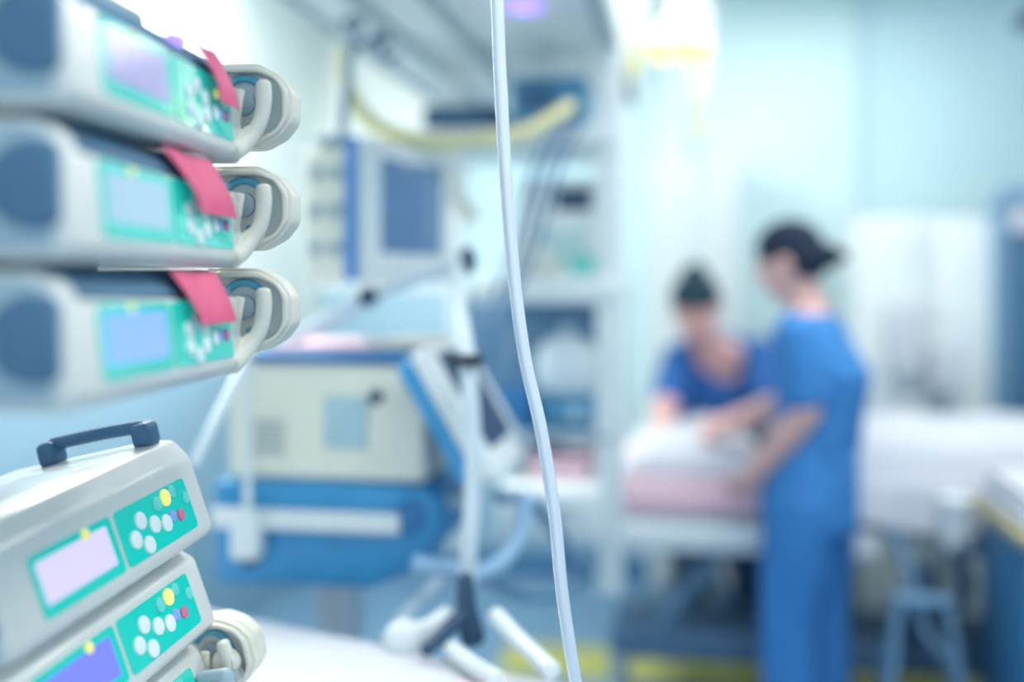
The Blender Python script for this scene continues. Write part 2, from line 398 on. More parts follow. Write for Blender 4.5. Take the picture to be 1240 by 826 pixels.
q = LO + LR @ V((0.0, 0.09, 0.139))
pts = [q + LR @ V(v) for v in ((0.10, 0.02, .004), (0.06, 0.0, .006), (0.02, 0.012, .006), (-0.02, 0.05, .005), (-0.05, 0.10, .005))]
single(MB().tube(pts, 0.0055, 10, 8), 'power_cord', 'cable_pale', 'blue grey cord lying on top of the pump with the carry handle', 'cord', pts[0])
# pump stand
SP = V((-0.86, 1.06, 0))
t = thing('pump_stand', 'grey wheeled stand carrying the stack of syringe pumps', 'stand', SP)
MB().cyl((0, 0, 0.10), (0, 0, 1.95), 0.016).build('pole', 'grey_metal', t)
b = MB(); b.lathe([(0.02, 0), (0.045, 0.0), (0.045, 0.05), (0.02, 0.08)], (0, 0, 0.08))
for k in range(5):
    a = 2 * PI * k / 5 + .3; b.tube([V((0, 0, .105)), V((.15 * math.cos(a), .15 * math.sin(a), .10)), V((.30 * math.cos(a), .30 * math.sin(a), .085))], [.018, .013], 10, 4)
b.build('base', 'grey_metal', t)
for k in range(5):
    a = 2 * PI * k / 5 + .3; c = V((.30 * math.cos(a), .30 * math.sin(a), 0.035))
    MB().cyl(c + V((0, -.014, 0)), c + V((0, .014, 0)), 0.035, bev=.006).build('caster', 'dark_slate', t)
b = MB()
bk = Matrix.Rotation(ANG, 3, 'Z')
c0 = UP0 + bk @ V((0.14, 0.161, 0)) - SP
b.box(c0 + V((0, 0, 1.53)), (0.34, 0.018, 0.38), 0.006, 2, (0, 0, math.degrees(ANG)))
for z in (1.42, 1.64): b.box((c0 * 0.5) + V((0, 0, z)), ((c0).length, 0.03, 0.03), 0.005, 2, (0, 0, math.degrees(math.atan2(c0.y, c0.x))))
b.build('docking_rail', 'pump_grey', t)
b = MB()
lb = LO + LR @ V((0.14, 0.305, 0.0)) - SP; lb.z = 0
b.box(lb + V((0, 0, 1.07)), (0.30, 0.014, 0.28), 0.005, 2, (0, 0, 79.4))
b.box(lb * 0.5 + V((0, 0, 1.08)), (max(lb.length, .05), 0.03, 0.03), 0.005, 2, (0, 0, math.degrees(math.atan2(lb.y, lb.x))))
b.build('clamp_bracket', 'pump_grey', t)

# ------------------------------------------------------------------ clear line in the foreground
pts = [P(597, -90, 1.28), P(602, 0, 1.28), P(606, 100, 1.28), P(613, 220, 1.28), P(622, 330, 1.28), P(635, 430, 1.28), P(655, 520, 1.28), P(671, 620, 1.28), P(681, 720, 1.28), P(698, 830, 1.28), P(716, 930, 1.28), P(726, 1030, 1.28)]
single(MB().tube(pts, 0.0079, 20, 10), 'infusion_line', 'tube_clear', 'clear plastic infusion line hanging in the middle of the foreground', 'tube', pts[-1])

# ------------------------------------------------------------------ foreground bed
AX = V((0.863, -0.506, 0)); NX = V((-0.506, -0.863, 0))
BEDO = V((-0.48, 2.085, 0.024))
bang = math.atan2(AX.y, AX.x)
t = thing('patient_bed', 'white sheeted bed corner at the bottom of the foreground', 'bed', BEDO, (0, 0, bang))
# local x along the far edge, local -y towards the camera
def cloth(x0, x1, y0, y1, nx, ny, zf, zb, edge=0.03):
    b = bmesh.new(); top = []
    for i in range(nx + 1):
        row = []
        for k in range(ny + 1):
            fx, fy = i / nx, k / ny; x = x0 + (x1 - x0) * fx; y = y0 + (y1 - y0) * fy
            row.append(b.verts.new((x, y, zf(fx, fy, x, y))))
        top.append(row)
    bot = [[b.verts.new((v.co.x, v.co.y, zb)) for v in row] for row in top]
    for i in range(nx):
        for k in range(ny):
            b.faces.new((top[i][k], top[i + 1][k], top[i + 1][k + 1], top[i][k + 1])); b.faces.new((bot[i][k], bot[i][k + 1], bot[i + 1][k + 1], bot[i + 1][k]))
    for i in range(nx):
        b.faces.new((top[i][0], bot[i][0], bot[i + 1][0], top[i + 1][0])); b.faces.new((top[i][ny], top[i + 1][ny], bot[i + 1][ny], bot[i][ny]))
    for k in range(ny):
        b.faces.new((top[0][k], top[0][k + 1], bot[0][k + 1], bot[0][k])); b.faces.new((top[nx][k], bot[nx][k], bot[nx][k + 1], top[nx][k + 1]))
    bmesh.ops.recalc_face_normals(b, faces=b.faces)
    return MB()._merge(b)
def rim(fx, fy, p=6): return max(0, 1 - (abs(2 * fx - 1)) ** p) ** .4 * max(0, 1 - (abs(2 * fy - 1)) ** p) ** .4
MB().box((-0.1, -0.425, 0.68), (2.0, 0.82, 0.16), 0.03, 3).build('mattress', 'sheet_white', t)
cloth(-1.12, 0.92, -0.86, 0.01, 60, 30, lambda fx, fy, x, y: 0.70 + (0.098 + 0.003 * math.sin(9 * x + 4 * y) + 0.002 * math.sin(23 * y - 7 * x)) * rim(fx, fy, 14), 0.60).build('sheet', 'sheet_white', t)
MB().box((-0.1, -0.425, 0.56), (2.02, 0.84, 0.06), 0.01).build('frame', 'grey_metal', t)
for sx in (-1.0, 0.8):
    for sy in (-0.78, -0.07):
        MB().box((sx, sy, 0.30), (0.05, 0.05, 0.50), 0.006).build("leg", 'grey_metal', t)
        MB().cyl((sx - .015, sy, 0.016), (sx + .015, sy, 0.016), 0.04, bev=.006).build('caster', 'dark_slate', t)

# ------------------------------------------------------------------ ventilator
VO = rm(-0.755, 2.10, 0)
t = thing('ventilator', 'cream and blue ventilator on a wheeled cart beside the syringe pumps', 'ventilator', VO, (0, 0, RZ))
hs = MB().box((0, 0.19, 1.168), (0.425, 0.36, 0.245), 0.016, 4).build('housing', 'vent_cream', t)
MB().box((0, 0.19, 1.300), (0.44, 0.38, 0.022), 0.008, 3).build('top_tray', 'vent_deep', t)
MB().box((0.046, 0.006, 1.168), (0.092, 0.006, 0.106), 0.002).build('label_plate', 'label_blue', hs)
MB().cyl((0.112, 0.012, 1.222), (0.112, -0.012, 1.222), 0.014, bev=.003).build('knob', 'dark_slate', hs)
b = MB()
for k in range(6): b.box((-0.12 + 0.0, 0.0065, 1.10 + 0.013 * k), (0.07, 0.004, 0.004), 0.001)
b.build('vent_slots', 'pump_grey', hs)
ct = MB()
ct.prism([(-0.235, 1.045), (0.215, 1.045), (0.245, 1.02), (0.250, 0.95), (0.20, 0.875), (0.10, 0.835), (-0.235, 0.830)], lambda u, v, h: V((u, h, v)), -0.01, 0.40, 0.014, 3)
cart = ct.build('cart_body', 'vent_blue', t)
MB().cyl((0.185, -0.004, 0.985), (0.185, -0.022, 0.985), 0.034, bev=.006).build('cart_knob', 'vent_deep', cart)
MB().box((-0.03, -0.026, 0.972), (0.40, 0.022, 0.042), 0.007, 3).build('side_rail', 'white_metal', cart)
MB().box((-0.145, -0.042, 0.945), (0.062, 0.05, 0.10), 0.01, 3).build('rail_clamp', 'white_metal', t)
MB().cyl((-0.143, -0.04, 0.88), (-0.143, -0.04, 0.90), 0.016).build('clamp_knob', 'dark_slate', t)
MB().cyl((-0.145, -0.042, 0.99), (-0.145, -0.042, 1.32), 0.009).build('support_pole', 'white_metal', t)
MB().box((-0.02, 0.17, 0.47), (0.085, 0.10, 0.73), 0.015, 3).build('column', 'white_metal', t)
b = MB()
for sx in (-1, 1): b.box((sx * 0.17, 0.17, 0.10), (0.06, 0.52, 0.05), 0.012, 3)
b.box((0, 0.17, 0.105), (0.36, 0.08, 0.05), 0.01, 3); b.build('base', 'vent_blue', t)
for sx in (-.17, .17):
    for sy in (-.05, .39): MB().cyl((sx - .014, sy, .04), (sx + .014, sy, .04), .04, bev=.006).build('caster', 'dark_slate', t)
# tilted display, near edge towards the camera; local coordinates relative to VO: e2 = x-.755, e1 = y+2.10
q0 = V((0.378, 0, 1.08)); q1 = V((0.235, 0, 1.327))
sl = (q1 - q0).normalized(); nr = V((sl.z, 0, -sl.x))
def DS(u, v, h): return V((0, u, 0)) + q0 + sl * v + nr * h
Ld = (q1 - q0).length
dp = MB().prism(rrect(-0.135, 0.24, 0, Ld, 0.02), DS, -0.022, 0.012, 0.004, 2).build('display_frame', 'white_metal', t)
MB().prism(rrect(-0.13, 0.235, 0.004, Ld - .004, 0.02), DS, -0.058, -0.022, 0.008, 2).build('display_back', 'vent_blue', dp)
MB().prism(rrect(-0.07, 0.175, 0.055, Ld - .02, 0.006), DS, 0.010, 0.0145).build('screen', 'screen_dark', dp)
MB().cyl(DS(0.19, 0.03, 0.012), DS(0.19, 0.03, 0.028), 0.016, bev=.003).build('display_knob', 'pump_grey', dp)
MB().tube([V((0.20, 0.10, 1.14)), V((0.25, 0.08, 1.15)), DS(0.06, 0.10, -0.055)], 0.022, 14, 4).build('display_arm', 'dark_slate', t)
for y in (0.06, 0.14, 0.22):
    MB().cyl((0.235, y, 1.005), (0.285, y, 1.005), 0.015, bev=.003).build('gas_port', 'pump_grey', t)

# papers and folders on top of the ventilator
zt = 1.312
def paper(e2, e1, w, d, h, m, name, label, cat, rot=0, z=zt):
    p = rm(e2, e1, z)
    o = MB().box((0, 0, h / 2), (w, d, h), min(.002, h / 3)).build(name, m, None)
    o.location = p; o.rotation_euler = (0, 0, RZ + R(rot)); return tag(o, label, cat)
paper(-0.805, 2.31, 0.22, 0.28, 0.010, 'sheet_pink', 'paper_folder', 'pink folder lying on top of the ventilator', 'folder', 8)
paper(-0.625, 2.30, 0.12, 0.20, 0.022, 'cream', 'notebook', 'cream notebook on the ventilator beside the pink folder', 'book', -10)
# bottle of gel on the ventilator top
p = rm(-0.89, 2.16, zt)

# ------------------------------------------------------------------ patient monitor
ma = math.atan2(0.33, 0.166)
MO = V((-0.331, 2.35, 1.46))
t = thing('patient_monitor', 'white patient monitor with grey screen and blue edge strip, hung from the beam', 'monitor', MO, (0, 0, ma))
# local x along the face away from camera, local -y outwards
MB().box((0.185, -0.002, 0.157), (0.375, 0.030, 0.318), 0.010, 3).build('bezel', 'white_metal', t)
MB().box((-0.006, 0.022, 0.157), (0.014, 0.026, 0.318), 0.004, 2).build('edge_strip', 'strip_blue', t)['label'] = 'blue edge strip'
MB().box((0.185, -0.017, 0.168), (0.265, 0.006, 0.212), 0.003).build('screen', 'screen_grey', t)
hs = MB().box((0.17, 0.095, 0.150), (0.32, 0.135, 0.305), 0.012, 3).build('housing', 'vent_cream', t)
for k in range(3):
    for j in range(2):
        c = V((0.008, 0.070 + 0.055 * j, 0.07 + 0.085 * k)); MB().cyl(c, c + V((-0.012, 0, 0)), 0.016, bev=.003).build('socket', 'pump_grey', hs)
MB().cyl((0.30, -0.014, 0.032), (0.30, -0.028, 0.032), 0.015, bev=.003).build('dial', 'drip_yellow', t)
hang = P(428, 45, 2.45); lh = Matrix.Rotation(-ma, 3, 'Z') @ (hang - MO)
b = MB().tube([V((0.06, 0.09, 0.315)), V((0.06, 0.09, 0.36)), V((lh.x, lh.y, 0.60))], 0.012, 12, 5)
b.box((0.06, 0.09, 0.315), (0.12, 0.08, 0.022), 0.005)
b.build('hanger_rod', 'grey_metal', t)

# ------------------------------------------------------------------ ceiling supply beam
BO = rm(-0.565, 0.9, 2.10)
t = thing('supply_beam', 'long grey ceiling supply beam with grooves seen from below', 'ceiling beam', BO, (0, 0, RZ))
bw, bl = 0.73, 3.0
MB().box((0, bl / 2, 0.14), (bw, bl, 0.28), 0.02, 3).build('body', 'beam_grey', t)
for x, w in ((-0.20, 0.035), (-0.035, 0.035), (0.335, 0.04), (-0.345, .025)):
    MB().box((x, bl / 2, -0.004), (w, bl - 0.06, 0.012), 0.002).build('groove_strip', 'beam_groove', t)
for y in (0.4, 2.2):
    MB().box((0, y, 0.535), (0.20, 0.20, 0.53), 0.01).build('suspension_column', 'beam_grey', t)
c = rm(-0.394, 2.45, 0) - BO; c = V((E2.dot(c), E1.dot(c), 0))
MB().lathe([(0.044, 0.0), (0.044, -0.012), (0.036, -0.016), (0.003, -0.02)], c, seg=28).build('violet_light', 'lamp_violet', t)['label'] = 'violet glowing light lens'
for k, yy in enumerate((2.05, 2.45)):
    b = MB().box((0.1, yy, -0.006), (0.10, 0.16, 0.010), 0.003); b.build('socket_plate', 'beam_grey', t)
# violet light really shines a little
L = bpy.data.lights.new('violet_glow', 'POINT'); L.energy = 0.08; L.color = (0.7, 0.55, 1); L.shadow_soft_size = 0.03
o = bpy.data.objects.new('violet_glow', L); COL.objects.link(o); o.parent = t; o.location = c + V((0, 0, -0.06))

# hooks on the beam's left edge
for (px, py, Y, lb_) in ((428, 50, 2.62, 'small slate hook on the left edge of the beam, above the monitor rod'), (462, 72, 2.78, 'small slate hook on the beam edge, right of the monitor rod')):
    p = P(px, py, Y); p.z = 2.098
    b = MB().box((0, 0, -0.012), (0.05, 0.03, 0.024), 0.004); b.tube([V((0, 0, -.02)), V((0, -.005, -.05)), V((.02, -.005, -.065)), V((.045, -.005, -.05))], 0.008, 10, 5)
    o = b.build('hook', 'slate', None); o.location = p; tag(o, lb_, 'hook')

# yellow hose sagging
pts = [P(416, 60, 2.5), P(418, 95, 2.5), P(432, 128, 2.5), P(465, 158, 2.52), P(520, 171, 2.56), P(580, 170, 2.62), P(640, 157, 2.72), P(690, 128, 2.85)]
single(MB().tube(pts, 0.018, 16, 8), 'gas_hose', 'yellow_hose', 'pale yellow gas hose sagging below the beam', 'hose', pts[-1])
pts = [P(535, 165, 2.9), P(540, 215, 2.9), P(556, 245, 2.92), P(575, 262, 2.95)]
single(MB().tube(pts, 0.022, 14, 8), 'corrugated_hose', 'cream', 'short cream hose hanging right of the monitor', 'hose', pts[-1])

# ------------------------------------------------------------------ hanging equipment carrier
CO = rm(-0.235, 2.92, 0)
t = thing('equipment_carrier', 'white shelf carrier hanging from the beam left of the nurses', 'shelf unit', CO, (0, 0, RZ))
b = MB().box((0, 0, 1.36), (0.072, 0.06, 1.50), 0.012, 3); b.build('post', 'white_metal', t)
MB().box((-0.50, 0.34, 1.36), (0.05, 0.05, 1.50), 0.01, 3).build('post', 'white_metal', t)
MB().box((-0.255, 0.17, 1.852), (0.56, 0.42, 0.062), 0.012, 3).build('shelf', 'white_metal', t)
MB().box((-0.17, 0.17, 1.435), (0.40, 0.42, 0.075), 0.012, 3).build('shelf', 'white_metal', t)
MB().box((-0.17, 0.17, 1.035), (0.38, 0.40, 0.03), 0.008, 3).build('shelf', 'grey_metal', t)
dr = MB().box((-0.155, 0.12, 0.84), (0.27, 0.44, 0.155), 0.012, 3).build('drawer_box', 'white_metal', t)
MB().box((-0.155, -0.104, 0.84), (0.24, 0.012, 0.125), 0.005, 2).build('drawer', 'white_metal', dr)
MB().tube([V((-0.22, -0.108, 0.86)), V((-0.22, -0.128, 0.86)), V((-0.09, -0.128, 0.86)), V((-0.09, -0.108, 0.86))], 0.006, 10, 0).build('drawer_handle', 'grey_metal', dr)
MB().box((-0.26, 0.34, 1.22), (0.46, 0.02, 0.40), 0.004).build('back_panel', 'steel_blue', t)
def on_carrier(mb, name, m, x, y, z, label, cat):
    p = CO + E2 * x + E1 * y + V((0, 0, z)); o = mb.build(name, m, None); o.location = p; o.rotation_euler = (0, 0, RZ); return tag(o, label, cat)
def dev(name, label, cat, x, y, z):
    return thing(name, label, cat, CO + E2 * x + E1 * y + V((0, 0, z)), (0, 0, RZ))
# top shelf devices
d = dev('monitor_module', 'navy module box on the top shelf under the yellow hose', 'module', -0.41, 0.06, 1.883)
MB().box((0, 0, 0.032), (0.22, 0.16, 0.064), 0.01, 3).build('case', 'dark_slate', d)
MB().box((0, -0.081, 0.034), (0.16, 0.006, 0.036), 0.002).build('front_plate', 'slate', d)
d = dev('gas_analyser', 'teal blue box with a slate panel on the top shelf', 'analyser', -0.17, 0.10, 1.883)
MB().box((0, 0, 0.07), (0.21, 0.20, 0.14), 0.012, 3).build('case', 'box_teal', d)
MB().box((-0.03, -0.102, 0.08), (0.10, 0.006, 0.07), 0.002).build('front_panel', 'slate', d)
MB().cyl((0.06, -0.10, 0.05), (0.06, -0.116, 0.05), 0.018, bev=.003).build('knob', 'white_metal', d)
# middle shelf
d = dev('bedside_monitor', 'white bedside monitor with small navy screen on the middle shelf', 'monitor', -0.15, 0.22, 1.4735)
MB().box((0, 0, 0.14), (0.26, 0.14, 0.28), 0.014, 3).build('case', 'white_metal', d)
MB().box((0.035, -0.072, 0.222), (0.105, 0.006, 0.065), 0.003).build('screen', 'dark_slate', d)
MB().box((-0.02, -0.072, 0.09), (0.17, 0.006, 0.10), 0.003).build('keypad', 'label_blue', d)
d = dev('cotton_bag', 'white tied plastic bag on the middle shelf', 'bag', -0.23, 0.06, 1.4735)
MB().ell((0, 0, 0.045), (0.075, 0.055, 0.047)).build('pouch', 'bag_clear', d)
MB().lathe([(0.012, 0), (0.010, 0.015), (0.022, 0.035), (0.004, 0.038)], (0, 0, .085), seg=14).build('knot', 'bag_clear', d)
d = dev('glove_box', 'mint green box beside the white bag on the middle shelf', 'box', -0.075, 0.03, 1.4735)
MB().box((0, 0, 0.03), (0.075, 0.09, 0.06), 0.004).build('carton', 'mint', d)
MB().box((0, 0, 0.061), (0.04, 0.05, 0.006), 0.002).build('opening', 'sheet_white', d)
d = dev('humidifier', 'pale round humidifier with water chamber on the lower shelf', 'humidifier', -0.13, 0.12, 1.051)
MB().box((0, 0, 0.045), (0.15, 0.16, 0.09), 0.015, 3).build('base', 'box_teal', d)
MB().lathe([(0.05, 0.09), (0.085, 0.10), (0.095, 0.14), (0.09, 0.20), (0.06, 0.245), (0.02, 0.255), (0.018, 0.285), (0.004, 0.288)], (0, 0, 0)).build('water_chamber', 'pale_hose', d)
MB().cyl((0.03, -.078, .045), (0.03, -.092, .045), .014).build('knob', 'white_metal', d)
d = dev('storage_crate', 'blue crate on the lower shelf left of the humidifier', 'crate', -0.285, 0.08, 1.051)
MB().ringprism(rrect(-.07, .07, -.09, .09, .012), rrect(-.062, .062, -.082, .082, .01), lambda u, v, h: V((u, v, h)), 0.004, 0.10).build('walls', 'vent_deep', d)
MB().prism(rrect(-.068, .068, -.088, .088, .012), lambda u, v, h: V((u, v, h)), 0, 0.006).build('bottom', 'vent_deep', d)
d = dev('folded_towel', 'folded pink towel on the white drawer box', 'towel', -0.14, 0.06, 0.9175)
b = MB()
for k in range(3): b.box((0.002 * k, 0.003 * k, 0.012 + 0.022 * k), (0.17 - .004 * k, 0.17, 0.021), 0.009, 3)
b.build('towel_layers', 'sheet_pink', d)
d = dev('tissue_box', 'white box behind the pink towel on the drawer box', 'box', -0.22, 0.24, 0.9175)
MB().box((0, 0, 0.045), (0.12, 0.12, 0.09), 0.006).build('carton', 'sheet_white', d)

# dark cables dropping from the top shelf in front of the carrier
for a, d0, d1, lb_ in (((704, 150), 0, 0, 'blue cable nearest the post among those dropping from the top shelf'), ((690, 150), -16, -6, 'blue cable in the middle of those dropping from the top shelf'), ((676, 152), -30, -22, 'blue cable furthest from the post dropping from the top shelf')):
    pts = [P(a[0], a[1], 2.80), P(682 + d0, 190, 2.76), P(664 + d0, 250, 2.72), P(650 + d0, 300, 2.70), P(624 + d1, 355, 2.66), P(604 + d1, 395, 2.6), P(592 + d1, 450, 2.55)]
    single(MB().tube(pts, 0.007, 10, 8), 'monitor_cable', 'cable_pale', lb_, 'cable', pts[-1], 'blue cables dropping from the top shelf')

# ------------------------------------------------------------------ arm and hoses at the ventilator
pts0 = P(352, 412, 2.35)
t = thing('articulated_holder', 'pale jointed support arm crossing above the ventilator', 'holder', pts0)
def L_(p): return p - pts0
MB().tube([L_(P(352, 412, 2.35)), L_(P(446, 358, 2.32))], 0.016, 12, 0).build('lower_arm', 'pale_hose', t)
MB().tube([L_(P(446, 358, 2.32)), L_(P(552, 318, 2.28))], 0.014, 12, 0).build('upper_arm', 'pale_hose', t)
MB().ell(L_(P(446, 359, 2.31)), (.022, .022, .024)).build('elbow_joint', 'dark_slate', t)
MB().ell(L_(P(566, 316, 2.27)), (.020, .020, .030)).build('tip_joint', 'dark_slate', t)
# white band / hose hanging in front of the tilted display
pts = [P(552, 318, 2.27), P(556, 370, 2.1), P(566, 440, 1.95), P(572, 520, 1.93), P(572, 600, 1.93), P(568, 660, 1.93), P(566, 706, 1.95)]
single(MB().tube(pts, 0.0155, 16, 10, ripple=0.05, rip_n=120), 'breathing_hose', 'pale_hose', 'pale corrugated breathing hose hanging in front of the tilted ventilator display', 'hose', pts[-1])
p = P(566, 436, 1.93)
single(MB().box(p, (0.055, 0.04, 0.018), 0.005), 'hose_clip', 'black_plastic', 'black clip holding the hanging breathing hose at the display', 'clip', p)
pts = [P(636, 600, 2.2), P(632, 640, 2.18), P(612, 676, 2.14), P(580, 694, 2.1), P(545, 690, 2.05), P(505, 682, 2.03)]
single(MB().tube(pts, 0.017, 14, 8, ripple=0.05, rip_n=70), 'breathing_hose', 'ice_hose', 'ice blue hose curving under the tilted ventilator display', 'hose', pts[-1])
pts = [P(604, 600, 2.35), P(650, 612, 2.4), P(700, 700, 2.5), P(640, 722, 2.45), P(590, 700, 2.4)]
single(MB().tube(pts, 0.016, 12, 8), 'drain_hose', 'steel_blue', 'grey blue hose looping below the white drawer box', 'hose', pts[-1])
pts = [P(465, 778, 1.98), P(490, 745, 2.05), P(522, 712, 2.12), P(545, 690, 2.2)]
single(MB().tube(pts, 0.010, 12, 6), 'support_tube', 'pale_hose', 'thin pale tube slanting up from the white ball valve', 'tube', pts[0])
pts = [P(235, 560, 1.75), P(255, 520, 1.8), P(280, 470, 1.9), P(300, 430, 2.0)]
single(MB().tube(pts, 0.010, 12, 6), 'sensor_tube', 'pale_hose', 'pale tube slanting between the pumps and the ventilator housing', 'tube', pts[0])

# breathing circuit pieces at the far edge of the foreground bed
t0 = P(490, 775, 1.86)
t = thing('circuit_valve', 'white ball shaped breathing valve on the bed edge', 'valve', t0)
MB().ell((0, 0, 0), (0.038, 0.036, 0.036)).build('bulb', 'white_metal', t)
MB().tube([V((0.02, 0.01, 0.01)), P(520, 762, 1.86) - t0, P(543, 745, 1.88) - t0], [0.020, 0.017], 14, 5).build('neck', 'white_metal', t)
t0 = P(572, 752, 1.84)
t = thing('hose_connector', 'dark slate hose connector standing on the bed edge', 'connector', t0)
MB().tube([V((0.0, 0.02, -0.035)), V((-0.01, 0, 0.02)), V((-0.012, 0, 0.075))], [0.022, 0.018, 0.014], 14, 5).build('body', 'dark_slate', t)
MB().tube([V((-0.008, 0, 0.02)), V((-0.045, -.03, -0.01)), V((-0.075, -.06, -0.03))], [0.014, 0.012], 12, 5).build('branch', 'dark_slate', t)
for a, b2, c2, lb_ in (((600, 745), (628, 775), (668, 812), 'white patient tube on the bed, the right one beside the dark connector'), ((545, 785), (572, 806), (600, 822), 'white patient tube on the bed, the left one below the dark connector')):
    pts = [P(a[0], a[1], 1.80), P(b2[0], b2[1], 1.72), P(c2[0], c2[1], 1.62)]
    single(MB().tube(pts, 0.014, 14, 8, ripple=0.06, rip_n=40), 'patient_tube', 'white_metal', lb_, 'tube', pts[-1], 'white patient tubes on the bed')
o = MB().box((0, 0, 0.006), (0.16, 0.07, 0.012), 0.005, 3).build('pink_cloth', 'sheet_pink', None); o.location = V((-0.03, 1.60, 0.825)); o.rotation_euler = (0, 0, bang); tag(o, 'folded pink cloth on the white foreground bed sheet', 'cloth')

# ------------------------------------------------------------------ infusion stand with bags
p0 = P(800, 200, 3.12); p0.z = ZC
t = thing('infusion_hanger', 'white ceiling hung infusion hanger with hooks right of the beam', 'drip hanger', p0)
MB().cyl((0, 0, -0.62), (0, 0, 0), 0.012).build('pole', 'white_metal', t)
MB().lathe([(.012, -.03), (.05, -.02), (.055, 0), (.003, 0)], (0, 0, 0)).build('ceiling_plate', 'white_metal', t)
b = MB(); hz = -0.60
for a in (R(5), R(125), R(185), R(60)):
    b.tube([V((0, 0, hz)), V((.04 * math.cos(a), .04 * math.sin(a), hz - .01)), V((.075 * math.cos(a), .075 * math.sin(a), hz - .03)), V((.095 * math.cos(a), .095 * math.sin(a), hz))], .006, 8, 5)
b.build('hook_crown', 'white_metal', t)
def bag(px, top, bot, w, Y, label, fl):
    a = P(px, top, Y); c = P(px, bot, Y); h = a.z - c.z
    t = thing('infusion_bag', label, 'infusion bag', a, (0, 0, R(random.uniform(-15, 15))), 'infusion bags on the drip stand')
    rings = []
    for f, wf, df in ((0, .55, .10), (.06, .85, .25), (.2, 1, .7), (.55, 1, 1), (.8, .95, .9), (.93, .7, .5), (1, .3, .2)):
        rings.append([V((w / 2 * wf * math.cos(2 * PI * k / 20), .022 * df * math.sin(2 * PI * k / 20), -h * f)) for k in range(20)])
    MB().loft(rings).build('pouch', 'bag_clear', t)
    MB().box((0, 0, 0.004), (w * .5, .006, .02), .002).build('hanger_tab', 'white_metal', t)
    MB().lathe([(.006, 0), (.013, -.005), (.013, -.06), (.008, -.075), (.003, -.076)], (0, 0, -h + .004), seg=18).build('drip_chamber', 'drip_yellow', t)['label'] = 'yellow drip chamber'
    MB().tube([V((0, 0, -h - .07)), V((.01, .01, -h - .16)), V((.0, .0, -h - .30)), V((-.02, .0, -h - .42))], .004, 8, 6).build('drip_line', 'pale_hose', t)
    return t
p = P(822, 66, 2.92)
t = thing('glowing_lamp', 'glowing warm white lamp with amber rim hanging beside the infusion bags', 'lamp', p)
MB().lathe([(.012, .30), (.020, .19), (.026, .14), (.055, .090), (.080, .050), (.084, .022), (.055, .012), (.003, .010)], (0, 0, 0), seg=36).build('shade', 'lamp_glow', t)
b = MB()
for a in (-35, 205, 280): b.ell((.058 * math.cos(R(a)), .058 * math.sin(R(a)), .004), (.038, .036, .032))
b.build('amber_lens', 'lamp_amber', t)['label'] = 'amber lens under the shade'
MB().cyl((0, 0, .29), (0, 0, ZC - p.z), .010).build('stem', 'white_metal', t)
L = bpy.data.lights.new('lamp_bulb', 'POINT'); L.energy = 0.5; L.color = (1, .93, .72); L.shadow_soft_size = .05
o = bpy.data.objects.new('lamp_bulb', L); COL.objects.link(o); o.parent = t; o.location = (0, 0, -.06)
bag(768, -12, 62, 0.085, 3.05, 'short infusion bag hanging left of the glowing lamp, nearest the beam', 1)
bag(846, -10, 145, 0.085, 3.12, 'long slim infusion bag hanging right of the glowing lamp', 1)

# ------------------------------------------------------------------ bed with bundle
BX = rm(0.55, 3.45, 0)
t = thing('hospital_bed', 'hospital bed with white rail that the two nurses lean over', 'bed', BX, (0, 0, RZ))
x0, x1 = -0.95, 1.05
MB().box(((x0 + x1) / 2, 0.38, 0.775), (x1 - x0, 0.72, 0.13), 0.035, 4).build('mattress', 'sheet_pink', t)
MB().box(((x0 + x1) / 2, 0.38, 0.685), (x1 - x0 + .04, 0.76, 0.05), 0.012, 3).build('deck', 'grey_metal', t)
b = MB(); b.box((-0.43, -0.035, 0.655), (0.86, 0.035, 0.085), 0.016, 4); b.build('side_rail', 'white_metal', t)
b = MB(); b.box((0.62, -0.035, 0.655), (0.76, 0.03, 0.05), 0.014, 4); b.build('side_rail', 'steel_blue', t)
b = MB(); b.box(((x0 + x1) / 2, 0.25, 0.275), (1.78, 0.34, 0.11), 0.03, 3); b.build('base', 'base_slate', t)
for xx in (-0.55, 0.65):
    b = MB()
    b.tube([V((xx - .14, .12, .31)), V((xx + .14, .12, .665))], .022, 10, 0); b.tube([V((xx + .14, .38, .31)), V((xx - .14, .38, .665))], .022, 10, 0)
    b.cyl((xx, .10, .488), (xx, .40, .488), .02)
    b.build('scissor_lift', 'steel_blue', t)
for xx in (x0 + .14, x1 - .14):
    for yy in (.11, .39):
        b = MB().box((xx, yy, .175), (.05, .05, .14), .01); b.cyl((xx - .018, yy, .065), (xx + .018, yy, .065), .065, bev=.01); b.build('caster', 'grey_metal', t)
for xx, s in ((x0 - .03, 1), (x1 + .03, -1)):
    MB().box((xx, 0.38, 0.82), (0.035, 0.74, 0.34), 0.014, 4).build('end_board', 'white_metal', t)
def lump(xa, xb, ya, yb, z0, h, seed, drop=0.0):
    def zf(fx, fy, x, y):
        r = rim(fx, fy, 2.6)
        return z0 + h * r * (0.92 + 0.08 * math.sin(11 * x + seed) * math.cos(9 * y + seed)) + 0.01 * r * math.sin(26 * x + 15 * y + seed)
    return cloth(xa, xb, ya, yb, 44, 30, zf, z0 - 0.004)
o = lump(-0.79, -0.34, 0.03, 0.70, 0.844, 0.135, 1).build('blanket', 'sheet_white', None); o.location = BX; o.rotation_euler = (0, 0, RZ); tag(o, 'white blanket bundled over the patient between the two nurses', 'blanket')
